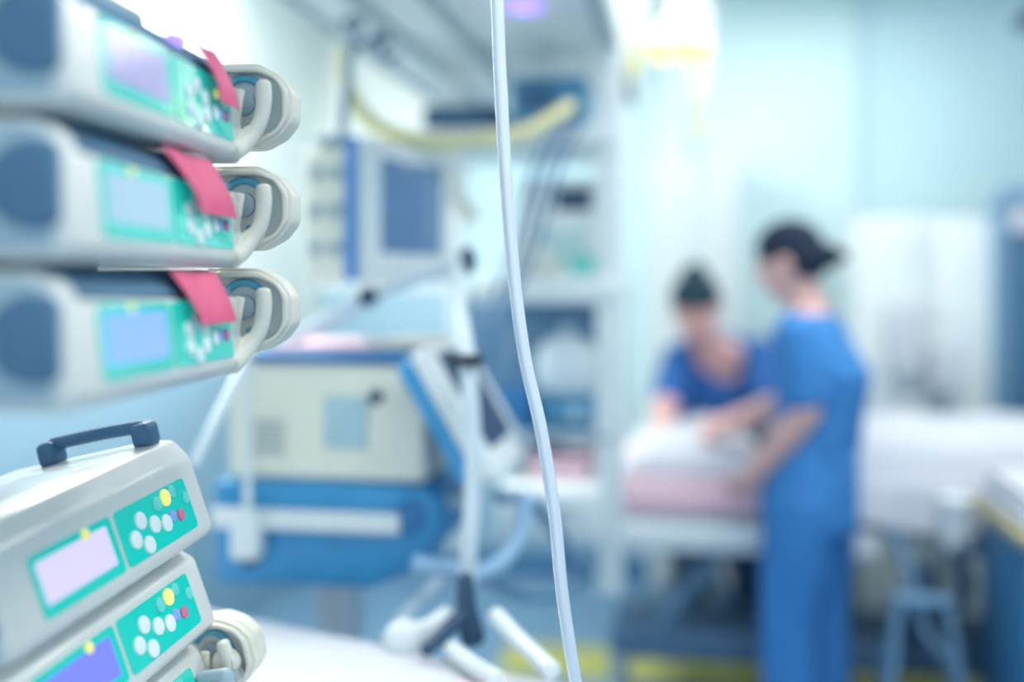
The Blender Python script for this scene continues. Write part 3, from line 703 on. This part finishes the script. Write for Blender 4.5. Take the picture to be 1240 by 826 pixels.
# folded duvet to the right
def zf2(fx, fy, x, y):
    r = rim(fx, fy, 5); s = 1 - max(0, (fx - .66)) * 1.5
    return 0.844 + (0.155 * s) * r + 0.008 * r * math.sin(20 * x + 8 * y)
o = cloth(-0.28, 1.03, 0.0, 0.72, 60, 30, zf2, 0.840).build('duvet', 'sheet_white', None); o.location = BX; o.rotation_euler = (0, 0, RZ); tag(o, 'white duvet heaped on the right half of the bed behind the standing nurse', 'duvet')
b = MB()
rows = []
bmx = bmesh.new()
for i in range(41):
    x = -0.27 + 1.29 * i / 40; row = []
    for k, (yy, zz) in enumerate(((0.02, 0.850), (-0.012, 0.845), (-0.022, 0.80), (-0.030 , 0.72))):
        w = 0.012 * math.sin(x * 22) * (k / 3); row.append(bmx.verts.new((x, yy - .030 * (k > 0) + w * .6, zz - (0.02 * math.sin(x * 9) * (k == 3)))))
    rows.append(row)
for i in range(40):
    for k in range(3): bmx.faces.new((rows[i][k], rows[i + 1][k], rows[i + 1][k + 1], rows[i][k + 1]))
bmesh.ops.recalc_face_normals(bmx, faces=bmx.faces); bmesh.ops.solidify(bmx, geom=bmx.faces[:], thickness=0.006)
MB()._merge(bmx).build('side_drape', 'sheet_white', o)
MB().box((0.93, 0.30, 0.93), (0.16, 0.5, 0.02), 0.008, 3, (0, 18, 0)).build('striped_edge', 'sheet_pink', o)['label'] = 'pink striped edge'
# bits hung at the bed's right half
p = BX + E2 * 0.19 + E1 * (-0.15)
t = thing('suction_canister', 'white canister hanging on the side of the white draped bed', 'canister', p + V((0, 0, .68)), (0, 0, RZ))
MB().lathe([(.03, 0), (.042, .01), (.045, .12), (.05, .125), (.05, .15), (.03, .16), (.004, .162)], (0, 0, 0)).build('jar', 'white_metal', t)
MB().tube([V((0, .04, .13)), V((0, .07, .15)), V((0, .085, .11))], .008, 8, 4).build('bracket', 'grey_metal', t)
p = BX + E2 * 0.10 + E1 * (-0.10) + V((0, 0, .40))
t = thing('urine_bag', 'dark slate drainage bag hanging below the right half of the bed', 'bag', p, (0, 0, RZ))
b = MB().loft([[V((.045 * wf * math.cos(2 * PI * k / 18), .018 * df * math.sin(2 * PI * k / 18), z)) for k in range(18)] for z, wf, df in ((0, .4, .3), (.02, .9, .9), (.12, 1, 1), (.2, .95, .6), (.225, .7, .2))]); b.build('pouch', 'dark_slate', t)
MB().tube([V((0, 0, .22)), V((0, .02, .26)), V((0, .06, .29))], .005, 8, 4).build('hanger', 'grey_metal', t)
pts = [P(1158, 652, 3.10), P(1166, 680, 3.08), P(1170, 708, 3.08), P(1166, 738, 3.08)]
single(MB().tube(pts, [.012, .02, .024, .014], 12, 6), 'drain_tube', 'dark_slate', 'dark hose hanging beside the white canister', 'hose', pts[-1])
pts = [P(1080, 640, 3.15), P(1100, 690, 3.1), P(1118, 760, 3.05), P(1150, 800, 3.0), P(1165, 850, 2.98)]
single(MB().tube(pts, .016, 12, 6), 'bed_cable', 'steel_blue', 'grey blue cable looping below the right half of the bed', 'cable', pts[-1])
# foot stool / walking frame style support below
t = thing('step_frame', 'tubular grey blue trolley frame under the right half of the bed', 'trolley', rm(0.62, 3.14, 0), (0, 0, RZ))
for sx in (-.12, .12):
    MB().tube([V((sx, -.08, .02)), V((sx * .8, -.05, .30)), V((sx * .55, .0, .56))], .013, 10, 5).build('leg', 'steel_blue', t)
    MB().tube([V((sx, .14, .02)), V((sx * .8, .10, .30)), V((sx * .55, .02, .56))], .013, 10, 5).build('leg', 'steel_blue', t)
MB().box((0, .03, .26), (.20, .17, .02), .006).build('step', 'grey_metal', t)
MB().box((0, .01, .57), (.16, .06, .03), .008).build('top_bar', 'steel_blue', t)
MB().cyl((.03, -.06, .285), (.03, -.06, .31), .018).build('cap', 'stripe_yellow', t)

# ------------------------------------------------------------------ furniture at the back
def ontag(px, Y): p = P(px, 300, Y); p.z = 0; return p
p = P(842, 300, 5.15); p.z = 0
t = thing('locker', 'tall white locker at the back wall behind the leaning nurse', 'locker', p, (0, 0, RZ))
MB().box((0, 0, 1.04), (0.42, 0.40, 1.98), 0.01).build('cabinet_body', 'locker_white', t)
d = MB().box((0, -0.205, 1.04), (0.39, 0.016, 1.90), 0.005).build('door', 'locker_white', t)
MB().tube([V((.15, -.214, 1.0)), V((.15, -.235, 1.0)), V((.15, -.235, 1.14)), V((.15, -.214, 1.14))], .007, 8, 0).build('handle', 'grey_metal', d)
MB().box((0, 0, 0.03), (0.38, 0.36, 0.06), 0.004).build('plinth', 'grey_metal', t)
p = P(1118, 300, 4.75); p.z = 0
t = thing('cupboard', 'pale white cupboard at the back wall right of the standing nurse', 'cupboard', p, (0, 0, RZ))
MB().box((0, 0, 0.90), (0.66, 0.42, 1.68), 0.01).build('cabinet_body', 'white_metal', t)
for sx in (-1, 1):
    d = MB().box((sx * .163, -.215, .92), (.315, .018, 1.58), .005).build('door', 'white_metal', t)
    MB().tube([V((sx * .03, -.224, .9)), V((sx * .03, -.245, .9)), V((sx * .03, -.245, 1.04)), V((sx * .03, -.224, 1.04))], .007, 8, 0).build('handle', 'grey_metal', d)
MB().box((0, 0, 0.03), (0.62, 0.38, 0.06), 0.004).build('plinth', 'grey_metal', t)
for px, py, w, h, lb_ in ((1082, 405, .15, .30, 'white towel dispenser on the cupboard front, the left one'), (1124, 440, .11, .20, 'white soap dispenser on the cupboard front, the right one')):
    p = P(px, py, 4.75) - E1 * 0.275 - V((0, 0, h / 2))
    t = thing('dispenser', lb_, 'dispenser', p, (0, 0, RZ))
    MB().box((0, 0, h / 2), (w, .09, h), .016, 3).build('cover', 'sheet_white', t)
    MB().box((0, -.03, .012), (w * .7, .05, .03), .006).build('outlet', 'pump_grey', t)
# bench with a sink-like counter behind the bed on the right
p = P(1085, 300, 4.35); p.z = 0
t = thing('side_table', 'grey blue side table between the bed and the pale cupboard', 'table', p, (0, 0, RZ))
MB().box((0, 0, .90), (.42, .28, .06), .01).build('table_top', 'steel_blue', t)
for sx in (-.18, .18):
    for sy in (-.11, .11): MB().box((sx, sy, .435), (.03, .03, .87), .005).build('leg', 'grey_metal', t)
# dark door on the far right
dw = struct('door_1', MB().box((1.66, 4.75, 0.95), (0.78, 0.06, 1.66), 0.006), 'door_blue')
p = rm(1.72, 4.75)
MB().box((1.52, 4.716, 1.28), (0.22, 0.012, 0.5), 0.004).build('door_window', 'screen_grey', dw)
MB().tube([V((1.40, 4.71, .95)), V((1.40, 4.675, .95)), V((1.50, 4.675, .95))], .009, 8, 0).build('door_handle', 'grey_metal', dw)
struct('trim_3', MB().box((1.24, 4.78, 0.9), (0.06, 0.14, 1.8), 0.006), 'steel_blue')
struct('trim_4', MB().box((1.72, 4.78, 1.82), (0.92, 0.14, 0.08), 0.006), 'steel_blue')
struct('wall_side', MB().box((2.2, 4.90, ZC / 2), (2.0, 0.10, ZC), 0), 'wall_cyan') if False else None
p = P(1238, 280, 4.45)
t = thing('wall_lamp', 'small pale lamp in front of the top of the dark door', 'lamp', p, (0, 0, RZ))
MB().lathe([(.03, .10), (.05, .09), (.065, .02), (.06, 0), (.003, -.004)], (0, 0, 0), seg=24).build('shade', 'sheet_white', t)
MB().tube([V((0, 0, .09)), V((0, .06, .14)), V((0, .28, .12))], .012, 8, 4).build('arm', 'grey_metal', t)
# blue cabinet far right
p = P(1282, 400, 2.85); p.z = 0
t = thing('drawer_cabinet', 'blue drawer cabinet with tan wooden top at the right edge', 'cabinet', p, (0, 0, RZ))
MB().box((0.07, 0, .415), (.42, .44, .77), .01).build('cabinet_body', 'cab_blue', t)
MB().box((0.07, 0, .818), (.46, .48, .036), .008).build('top', 'wood_tan', t)
for k in range(3):
    d = MB().box((0.07, -.226, .18 + .245 * k), (.38, .016, .22), .004).build('drawer', 'cab_blue', t)
    MB().tube([V((0.01, -.234, .21 + .245 * k)), V((0.01, -.255, .21 + .245 * k)), V((.13, -.255, .21 + .245 * k)), V((.13, -.234, .21 + .245 * k))], .006, 8, 0).build('handle', 'grey_metal', d)
MB().box((0.07, 0, .02), (.38, .40, .04), .004).build('plinth', 'dark_slate', t)
q = p + rm(.07, .02, .837)
t = thing('folded_linen', 'folded white linen on top of the blue drawer cabinet', 'linen', q, (0, 0, RZ))
b = MB()
for k in range(3): b.box((0.004 * k, 0, .016 + .03 * k), (.43 - .006 * k, .43 - .01 * k, .029), .012, 3)
b.build('linen_layers', 'sheet_white', t)
# dark lamp in the top right corner
p = P(1243, 27, 4.0)
t = thing('exam_lamp', 'dark examination lamp head in the top right corner', 'lamp', p, (0, 0, RZ))
MB().lathe([(.03, .05), (.06, .035), (.075, 0), (.07, -.02), (.004, -.024)], (0.03, 0, 0), seg=28).build('lamp_head', 'dark_slate', t)
MB().tube([V((.03, 0, .045)), V((.10, .02, .16)), V((.12, .02, .45)), V((.12, .02, ZC - p.z))], .014, 10, 5).build('arm', 'steel_blue', t)

# ------------------------------------------------------------------ people
def blob(mb, vox, smooth=4):
    me = bpy.data.meshes.new('blob'); mb.bm.to_mesh(me); mb.bm.free()
    o = bpy.data.objects.new('blob', me); COL.objects.link(o)
    r = o.modifiers.new('r', 'REMESH'); r.mode = 'VOXEL'; r.voxel_size = vox
    s = o.modifiers.new('s', 'SMOOTH'); s.iterations = smooth; s.factor = 0.5
    dg = bpy.context.evaluated_depsgraph_get(); dg.update()
    out = bpy.data.meshes.new_from_object(o.evaluated_get(dg))
    bpy.data.objects.remove(o); bpy.data.meshes.remove(me)
    return out
def meshobj(me, name, m, parent, off):
    me.name = name; me.transform(Matrix.Translation(-V(off)))
    me.polygons.foreach_set('use_smooth', [True] * len(me.polygons))
    me.materials.clear(); me.materials.append(M[m])
    o = bpy.data.objects.new(name, me); COL.objects.link(o); o.parent = parent; return o
def ring(c, l, f, w, d, n=24, sq=0.0):
    out = []
    for k in range(n):
        a = 2 * PI * k / n; ca, sa = math.cos(a), math.sin(a)
        e = 1 - sq
        ca2 = math.copysign(abs(ca) ** e, ca); sa2 = math.copysign(abs(sa) ** e, sa)
        out.append(c + l * (w * ca2) + f * (d * sa2))
    return out
def hand(mb, wrist, direc, palm_n, thumb_side, curl=0.5, s=1.0):
    d = direc.normalized(); n = (palm_n - d * palm_n.dot(d)).normalized(); w = d.cross(n).normalized()
    if w.dot(thumb_side) < 0: w = -w
    c = wrist + d * 0.05 * s
    rot = Matrix((w, d, n)).transposed()
    mb.ell(wrist + d * .045 * s, (.041 * s, .052 * s, .016 * s), rot, 20, 12)
    mb.tube([wrist - d * .02, wrist + d * .03], [.026 * s, .024 * s], 12, 0, 1.0)
    for k, (off, ln) in enumerate(((.030, .072), (.010, .080), (-.010, .075), (-.029, .058))):
        b = wrist + d * .082 * s + w * off * s
        p = [wrist + d * .055 * s + w * off * .9 * s, b]; ang = 0.12 * curl * 3
        for j, fr in enumerate((.42, .32, .26)):
            ang += curl * 0.55
            p.append(p[-1] + (d * math.cos(ang) + n * math.sin(ang) + w * off * 1.2).normalized() * ln * fr * s)
        mb.tube(p, [.0095 * s, .0092 * s, .0085 * s, .0078 * s, .0065 * s], 10, 3)
    tb = wrist + d * .025 * s + w * .026 * s
    mb.tube([wrist + d * .015 * s + w * .012 * s, tb + d * .012 * s + w * .012 * s, tb + d * .045 * s + w * .026 * s + n * .012 * s, tb + d * .068 * s + w * .026 * s + n * .022 * s], [.014 * s, .0125 * s, .0105 * s, .008 * s], 10, 4)
def person(label, J, f, headf, cap, topm, trm, hair, cap_tail, bend=0.0, scale=1.0, capm='cap_dark', vneck=False):
    """J: joints in world coordinates; f: facing; headf: where the face points"""
    root_p = V(J['root']); up = V((0, 0, 1))
    root = thing('person', label, 'person', root_p, group='nurses in blue scrubs')
    f = V(f).normalized(); l = up.cross(f).normalized()          # l = the person's left
    pel, chest, neck, head = V(J['pelvis']), V(J['chest']), V(J['neck']), V(J['head'])
    sh = {s: V(J['shoulder_' + s]) for s in 'lr'}; el = {s: V(J['elbow_' + s]) for s in 'lr'}; wr = {s: V(J['wrist_' + s]) for s in 'lr'}; ht = {s: V(J['hand_' + s]) for s in 'lr'}
    hp = {s: V(J['hip_' + s]) for s in 'lr'}; kn = {s: V(J['knee_' + s]) for s in 'lr'}; an = {s: V(J['ankle_' + s]) for s in 'lr'}
    sp = (chest - pel).normalized(); ff = (f - sp * f.dot(sp)).normalized(); ll = sp.cross(ff).normalized()
    sa = (sh['l'] - sh['r']); shw = sa.length / 2; sl_ = sa.normalized(); sm = (sh['l'] + sh['r']) / 2
    sf = sl_.cross(sp).normalized()
    if sf.dot(f) < 0: sf = -sf
    hf = V(headf).normalized(); hl = up.cross(hf).normalized(); hu = hf.cross(hl).normalized()
    HM = Matrix((hl, hf, hu)).transposed()
    # ---- body
    b = MB()
    tors = lambda g: [ring(pel - sp * .10, ll, ff, .13 + g, .10 + g), ring(pel, ll, ff, .165 + g, .115 + g), ring(pel.lerp(chest, .38), ll, ff, .135 + g, .098 + g), ring(pel.lerp(chest, .72), ll, ff, .150 + g, .108 + g),
                      ring(chest, (ll + sl_).normalized(), (ff + sf).normalized(), .160 + g, .115 + g), ring(sm - sp * .02, sl_, sf, shw * .98 + g, .090 + g), ring(sm + sp * .035, sl_, sf, shw * .62 + g, .062 + g), ring(sm + sp * .065, sl_, sf, .062 + g, .052 + g)]
    b.loft(tors(0.0))
    b.tube([sm + sp * .0, neck, head - hu * .045 - hf * .012], [.060, .052, .054], 18, 5)
    b.ell(head + hu * .018, (.075, .094, .098), HM); b.ell(head - hu * .052 + hf * .022, (.058, .066, .062), HM)
    b.ell(head - hu * .085 + hf * .052, (.028, .028, .024), HM)
    b.tube([head + hu * .020 + hf * .088, head - hu * .012 + hf * .108, head - hu * .022 + hf * .100], [.009, .013, .013], 10, 3)
    b.ell(head - hu * .052 + hf * .083, (.024, .012, .010), HM)
    for s in (-1, 1):
        b.ell(head - hu * .005 + hl * s * .077 - hf * .006, (.010, .020, .031), HM)
        b.ell(head - hu * .026 + hl * s * .040 + hf * .056, (.024, .022, .020), HM)
        b.ell(head + hu * .026 + hl * s * .033 + hf * .072, (.024, .014, .009), HM)
    for s in 'lr':
        b.tube([sh[s], el[s]], [.052, .046, .040], 16, 0) if False else b.tube([sh[s], sh[s].lerp(el[s], .5), el[s]], [.054, .050, .044], 16, 4)
        b.tube([el[s], el[s].lerp(wr[s], .3), wr[s]], [.044, .045, .030], 16, 4)
        d = ht[s] - wr[s]
        hand(b, wr[s], d, V(J['palm_' + s]), V(J['thumb_' + s]), J.get('curl', .5))
        b.tube([hp[s], hp[s].lerp(kn[s], .4), kn[s]], [.088, .080, .056], 18, 5)
        b.tube([kn[s], kn[s].lerp(an[s], .3), an[s]], [.056, .054, .036], 16, 5)
        b.tube([an[s] - f * .04 - up * .03, an[s] + f * .06 - up * .045, an[s] + f * .15 - up * .055], [.038, .038, .03], 12, 4)
    meshobj(blob(b, .0055, 3), 'body', 'skin', root, root_p)
    # ---- face bits
    for s in (-1, 1):
        c = head + hu * .004 + hl * s * .033 + hf * .0745
        e = MB().ell(c, (.0125, .0095, .0075), HM); eo = e.build('eye', 'eye_white', root, root_p)
        MB().ell(c + hf * .0065 - hu * .0015, (.0055, .0045, .0055), HM).build('iris', 'eye_dark', eo, root_p)
        MB().tube([head + hu * .028 + hl * s * .016 + hf * .093, head + hu * .034 + hl * s * .034 + hf * .090, head + hu * .026 + hl * s * .054 + hf * .076], [.004, .005, .003], 8, 4).build('eyebrow', 'brow', root, root_p)
    MB().tube([head - hu * .052 + hl * .026 + hf * .088, head - hu * .050 + hf * .0985, head - hu * .052 - hl * .026 + hf * .088], [.003, .0065, .003], 8, 4).build('lips', 'lip', root, root_p)
    # ---- scrub top
    b = MB(); g = .022
    rings = tors(g)
    hem = pel - sp * .05
    rings = [ring(hem - up * .07, ll, ff, .185, .145), ring(hem, ll, ff, .190, .142)] + rings[1:-1]
    if not vneck: rings.append(ring(sm + sp * .052, sl_, sf, .075, .066))
    else:
        last = rings[-1]; nn = len(last)
        rings[-1] = [q - sp * (.090 * max(0, math.sin(2 * PI * k / nn)) ** 3) + sf * (.026 * max(0, math.sin(2 * PI * k / nn)) ** 3) for k, q in enumerate(last)]
    b.loft(rings)
    for s in 'lr':
        dirn = (el[s] - sh[s]).normalized(); L = (el[s] - sh[s]).length
        a = sh[s] - dirn * .01; e = sh[s] + dirn * (L * .82)
        b.tube([a, a.lerp(e, .5), e], [.060, .064, .064], 18, 4)
    for k in range(7):
        a = k * .9 + 1; fpos = k / 7
        c = pel.lerp(chest, fpos * .8) + ll * (.15 * math.cos(a)) + ff * (.11 * math.sin(a))
        b.tube([c - sp * .08 + ll * .03, c, c + sp * .10 - ll * .02], [.012, .026, .010], 8, 3)
    meshobj(blob(b, .009, 5), 'scrub_top', topm, root, root_p)
    # ---- trousers
    b = MB()
    b.loft([ring(pel - sp * .13, ll, ff, .150, .120), ring(pel - sp * .04, ll, ff, .178, .130), ring(pel + sp * .06, ll, ff, .165, .12)])
    for s in 'lr':
        b.tube([hp[s] + up * .02, hp[s].lerp(kn[s], .5), kn[s], kn[s].lerp(an[s], .5), an[s] + up * .02], [.108, .102, .084, .078, .080], 20, 5)
        for k in range(3):
            q = hp[s].lerp(an[s], .25 + .22 * k); sd = 1 if k % 2 else -1
            b.tube([q + l * .06 * sd + up * .05, q + f * .03 + l * .075 * sd, q - f * .02 + l * .06 * sd - up * .07], [.012, .024, .012], 8, 3)
    meshobj(blob(b, .009, 5), 'scrub_trousers', trm, root, root_p)
    for s in 'lr':
        b = MB(); a = an[s]
        z0 = root_p.z
        b.loft([ring(V((a.x, a.y, z0 + zz)) + f * ofs, l, f, w, d, 24, .15) for zz, ofs, w, d in ((.0, .055, .044, .130), (.012, .055, .050, .136), (.035, .052, .049, .132), (.06, .03, .046, .10), (.085, .0, .043, .065))])
        b.build('shoe', 'shoe', root, root_p)
    # ---- cap and hair
    b = MB()
    cu = hu * .95 - hf * .30; cu.normalize(); cf = hl.cross(cu) * -1
    cf = (hf - cu * hf.dot(cu)).normalized(); CM = Matrix((hl, cf, cu)).transposed()
    b.ell(head + hu * .045 - hf * .012, (.086, .104, .090), CM)
    b.ell(head - hu * .005 - hf * .05, (.080, .060, .072), CM)
    if cap_tail == 'bun':
        b.ell(head - hf * .108 - hu * .014, (.046, .044, .040), HM)
        b.tube([head - hf * .12 - hu * .016, head - hf * .152 - hu * .026, head - hf * .162 - hu * .040], [.030, .020, .010], 10, 4)
    else:
        b.ell(head + hu * .100 - hf * .035, (.056, .060, .060), CM)
        b.ell(head + hu * .13 - hf * .05, (.036, .038, .036), CM)
    meshobj(blob(b, .007, 4), 'surgical_cap', capm, root, root_p)
    return root

# standing nurse (right): side-on, facing left and a little away
def JA():
    c = V((0.915, 3.20, 0)); f = V((-0.86, 0.51, 0)).normalized(); l = V((0, 0, 1)).cross(f)
    J = {'root': c.copy()}
    pel = c + V((-.025, 0, .86))
    J['pelvis'] = pel; J['chest'] = c + V((0, 0, 1.20)) - f * .015; J['neck'] = c + V((0, 0, 1.415)) + f * .04
    J['head'] = c + V((0, 0, 1.515)) + f * .085
    J['shoulder_l'] = c + V((0, 0, 1.315)) + l * .175 + f * .015; J['shoulder_r'] = c + V((0, 0, 1.325)) - l * .165 + f * .03
    J['elbow_l'] = V((0.835, 3.045, 1.085)); J['wrist_l'] = V((0.70, 3.16, 0.875)); J['hand_l'] = V((0.655, 3.26, 0.805))
    J['elbow_r'] = c + V((0, 0, 1.09)) - l * .20 + f * .12; J['wrist_r'] = V((0.72, 3.50, 0.99)); J['hand_r'] = V((0.655, 3.52, 0.965))
    J['palm_l'] = V((-.2, .9, -.25)); J['palm_r'] = V((0, 0, -1)); J['thumb_l'] = V((-.6, .1, .6)); J['thumb_r'] = V((0, -1, 0))
    for s, k in (('l', 1), ('r', -1)):
        J['hip_' + s] = pel + l * k * .088 - V((0, 0, .05)); J['knee_' + s] = c + l * k * .10 + f * (.04 + .02 * k) + V((0, 0, .47)); J['ankle_' + s] = c + l * k * .105 + f * (.03 + .03 * k) + V((0, 0, .085))
    return J, f
J, f = JA()
person('person in blue scrubs and dark cap standing side-on, one forearm down to the bed', J, f, V((-0.80, 0.50, -0.30)), 1, 'scrub_blue', 'scrub_blue', 1, 'bun')
def JB():
    f = V((-0.40, -0.92, 0)).normalized(); l = V((0, 0, 1)).cross(f)
    c = V((0.86, 4.45, 0)); J = {'root': c.copy()}
    pel = c + V((0, 0, .88)); J['pelvis'] = pel
    sm = P(868, 425, 4.02); J['chest'] = sm - V((0, 0, .11)) - f * .06
    J['neck'] = P(852, 402, 3.96); J['head'] = P(843, 374, 3.89)
    J['shoulder_l'] = P(918, 425, 4.08); J['shoulder_r'] = P(822, 432, 4.02)
    J['elbow_l'] = P(930, 498, 3.84); J['wrist_l'] = P(858, 520, 3.72); J['hand_l'] = P(830, 528, 3.69)
    J['elbow_r'] = P(806, 492, 3.86); J['wrist_r'] = P(800, 522, 3.70); J['hand_r'] = P(806, 534, 3.62)
    J['palm_l'] = V((0, 0, -1)); J['palm_r'] = V((0, 0, -1)); J['thumb_l'] = V((0, -1, .2)); J['thumb_r'] = V((1, 0, 0))
    for s, k in (('l', 1), ('r', -1)):
        J['hip_' + s] = pel + l * k * .088 - V((0, 0, .05)); J['knee_' + s] = c + l * k * .115 + f * .02 + V((0, 0, .47)); J['ankle_' + s] = c + l * k * .13 + V((0, 0, .085))
    return J, f
J, f = JB()
person('person in navy blue scrubs with dark trousers leaning over the bed from the far side', J, f, V((-0.50, -0.70, -0.42)), 1, 'scrub_navy', 'trouser_dark', 1, 'top', capm='cap_green', vneck=True)

# ------------------------------------------------------------------ light, world, camera
w = bpy.data.worlds.new('world'); SC.world = w; w.use_nodes = True
bg = w.node_tree.nodes['Background']; bg.inputs['Color'].default_value = (0.70, 0.87, 0.98, 1); bg.inputs['Strength'].default_value = 1.05
def area(loc, target, size, sy, power, col, name):
    L = bpy.data.lights.new(name, 'AREA'); L.shape = 'RECTANGLE'; L.size = size; L.size_y = sy; L.energy = power; L.color = col
    o = bpy.data.objects.new(name, L); COL.objects.link(o); o.location = V(loc)
    d = V(target) - V(loc); o.rotation_euler = d.to_track_quat('-Z', 'Y').to_euler(); return o
area(rm(2.6, -1.6, 2.2), rm(-0.6, 2.4, 1.2), 2.0, 1.6, 6, (0.95, 0.98, 1.0), 'right_fill')  # unseen area light added as soft fill from the right behind the camera

cam = bpy.data.cameras.new('camera'); co = bpy.data.objects.new('camera', cam); COL.objects.link(co)
co.location = (0, 0, CAMZ); co.rotation_euler = (R(90), 0, 0)
cam.sensor_width = 36; cam.sensor_fit = 'HORIZONTAL'; cam.lens = FPX / 1240 * 36
cam.shift_x = 0.0; cam.shift_y = -(413 - HY) / 1240
cam.clip_start = 0.05
cam.dof.use_dof = True; cam.dof.focus_distance = 1.31; cam.dof.aperture_fstop = 0.74
SC.camera = co
SC.view_settings.view_transform = 'Standard'; SC.view_settings.look = 'None'
SC.view_settings.exposure = 0.5; SC.view_settings.gamma = 1.0; SC.view_settings.use_curve_mapping = False
try:
    SC.cycles.use_denoising = True
except Exception: pass
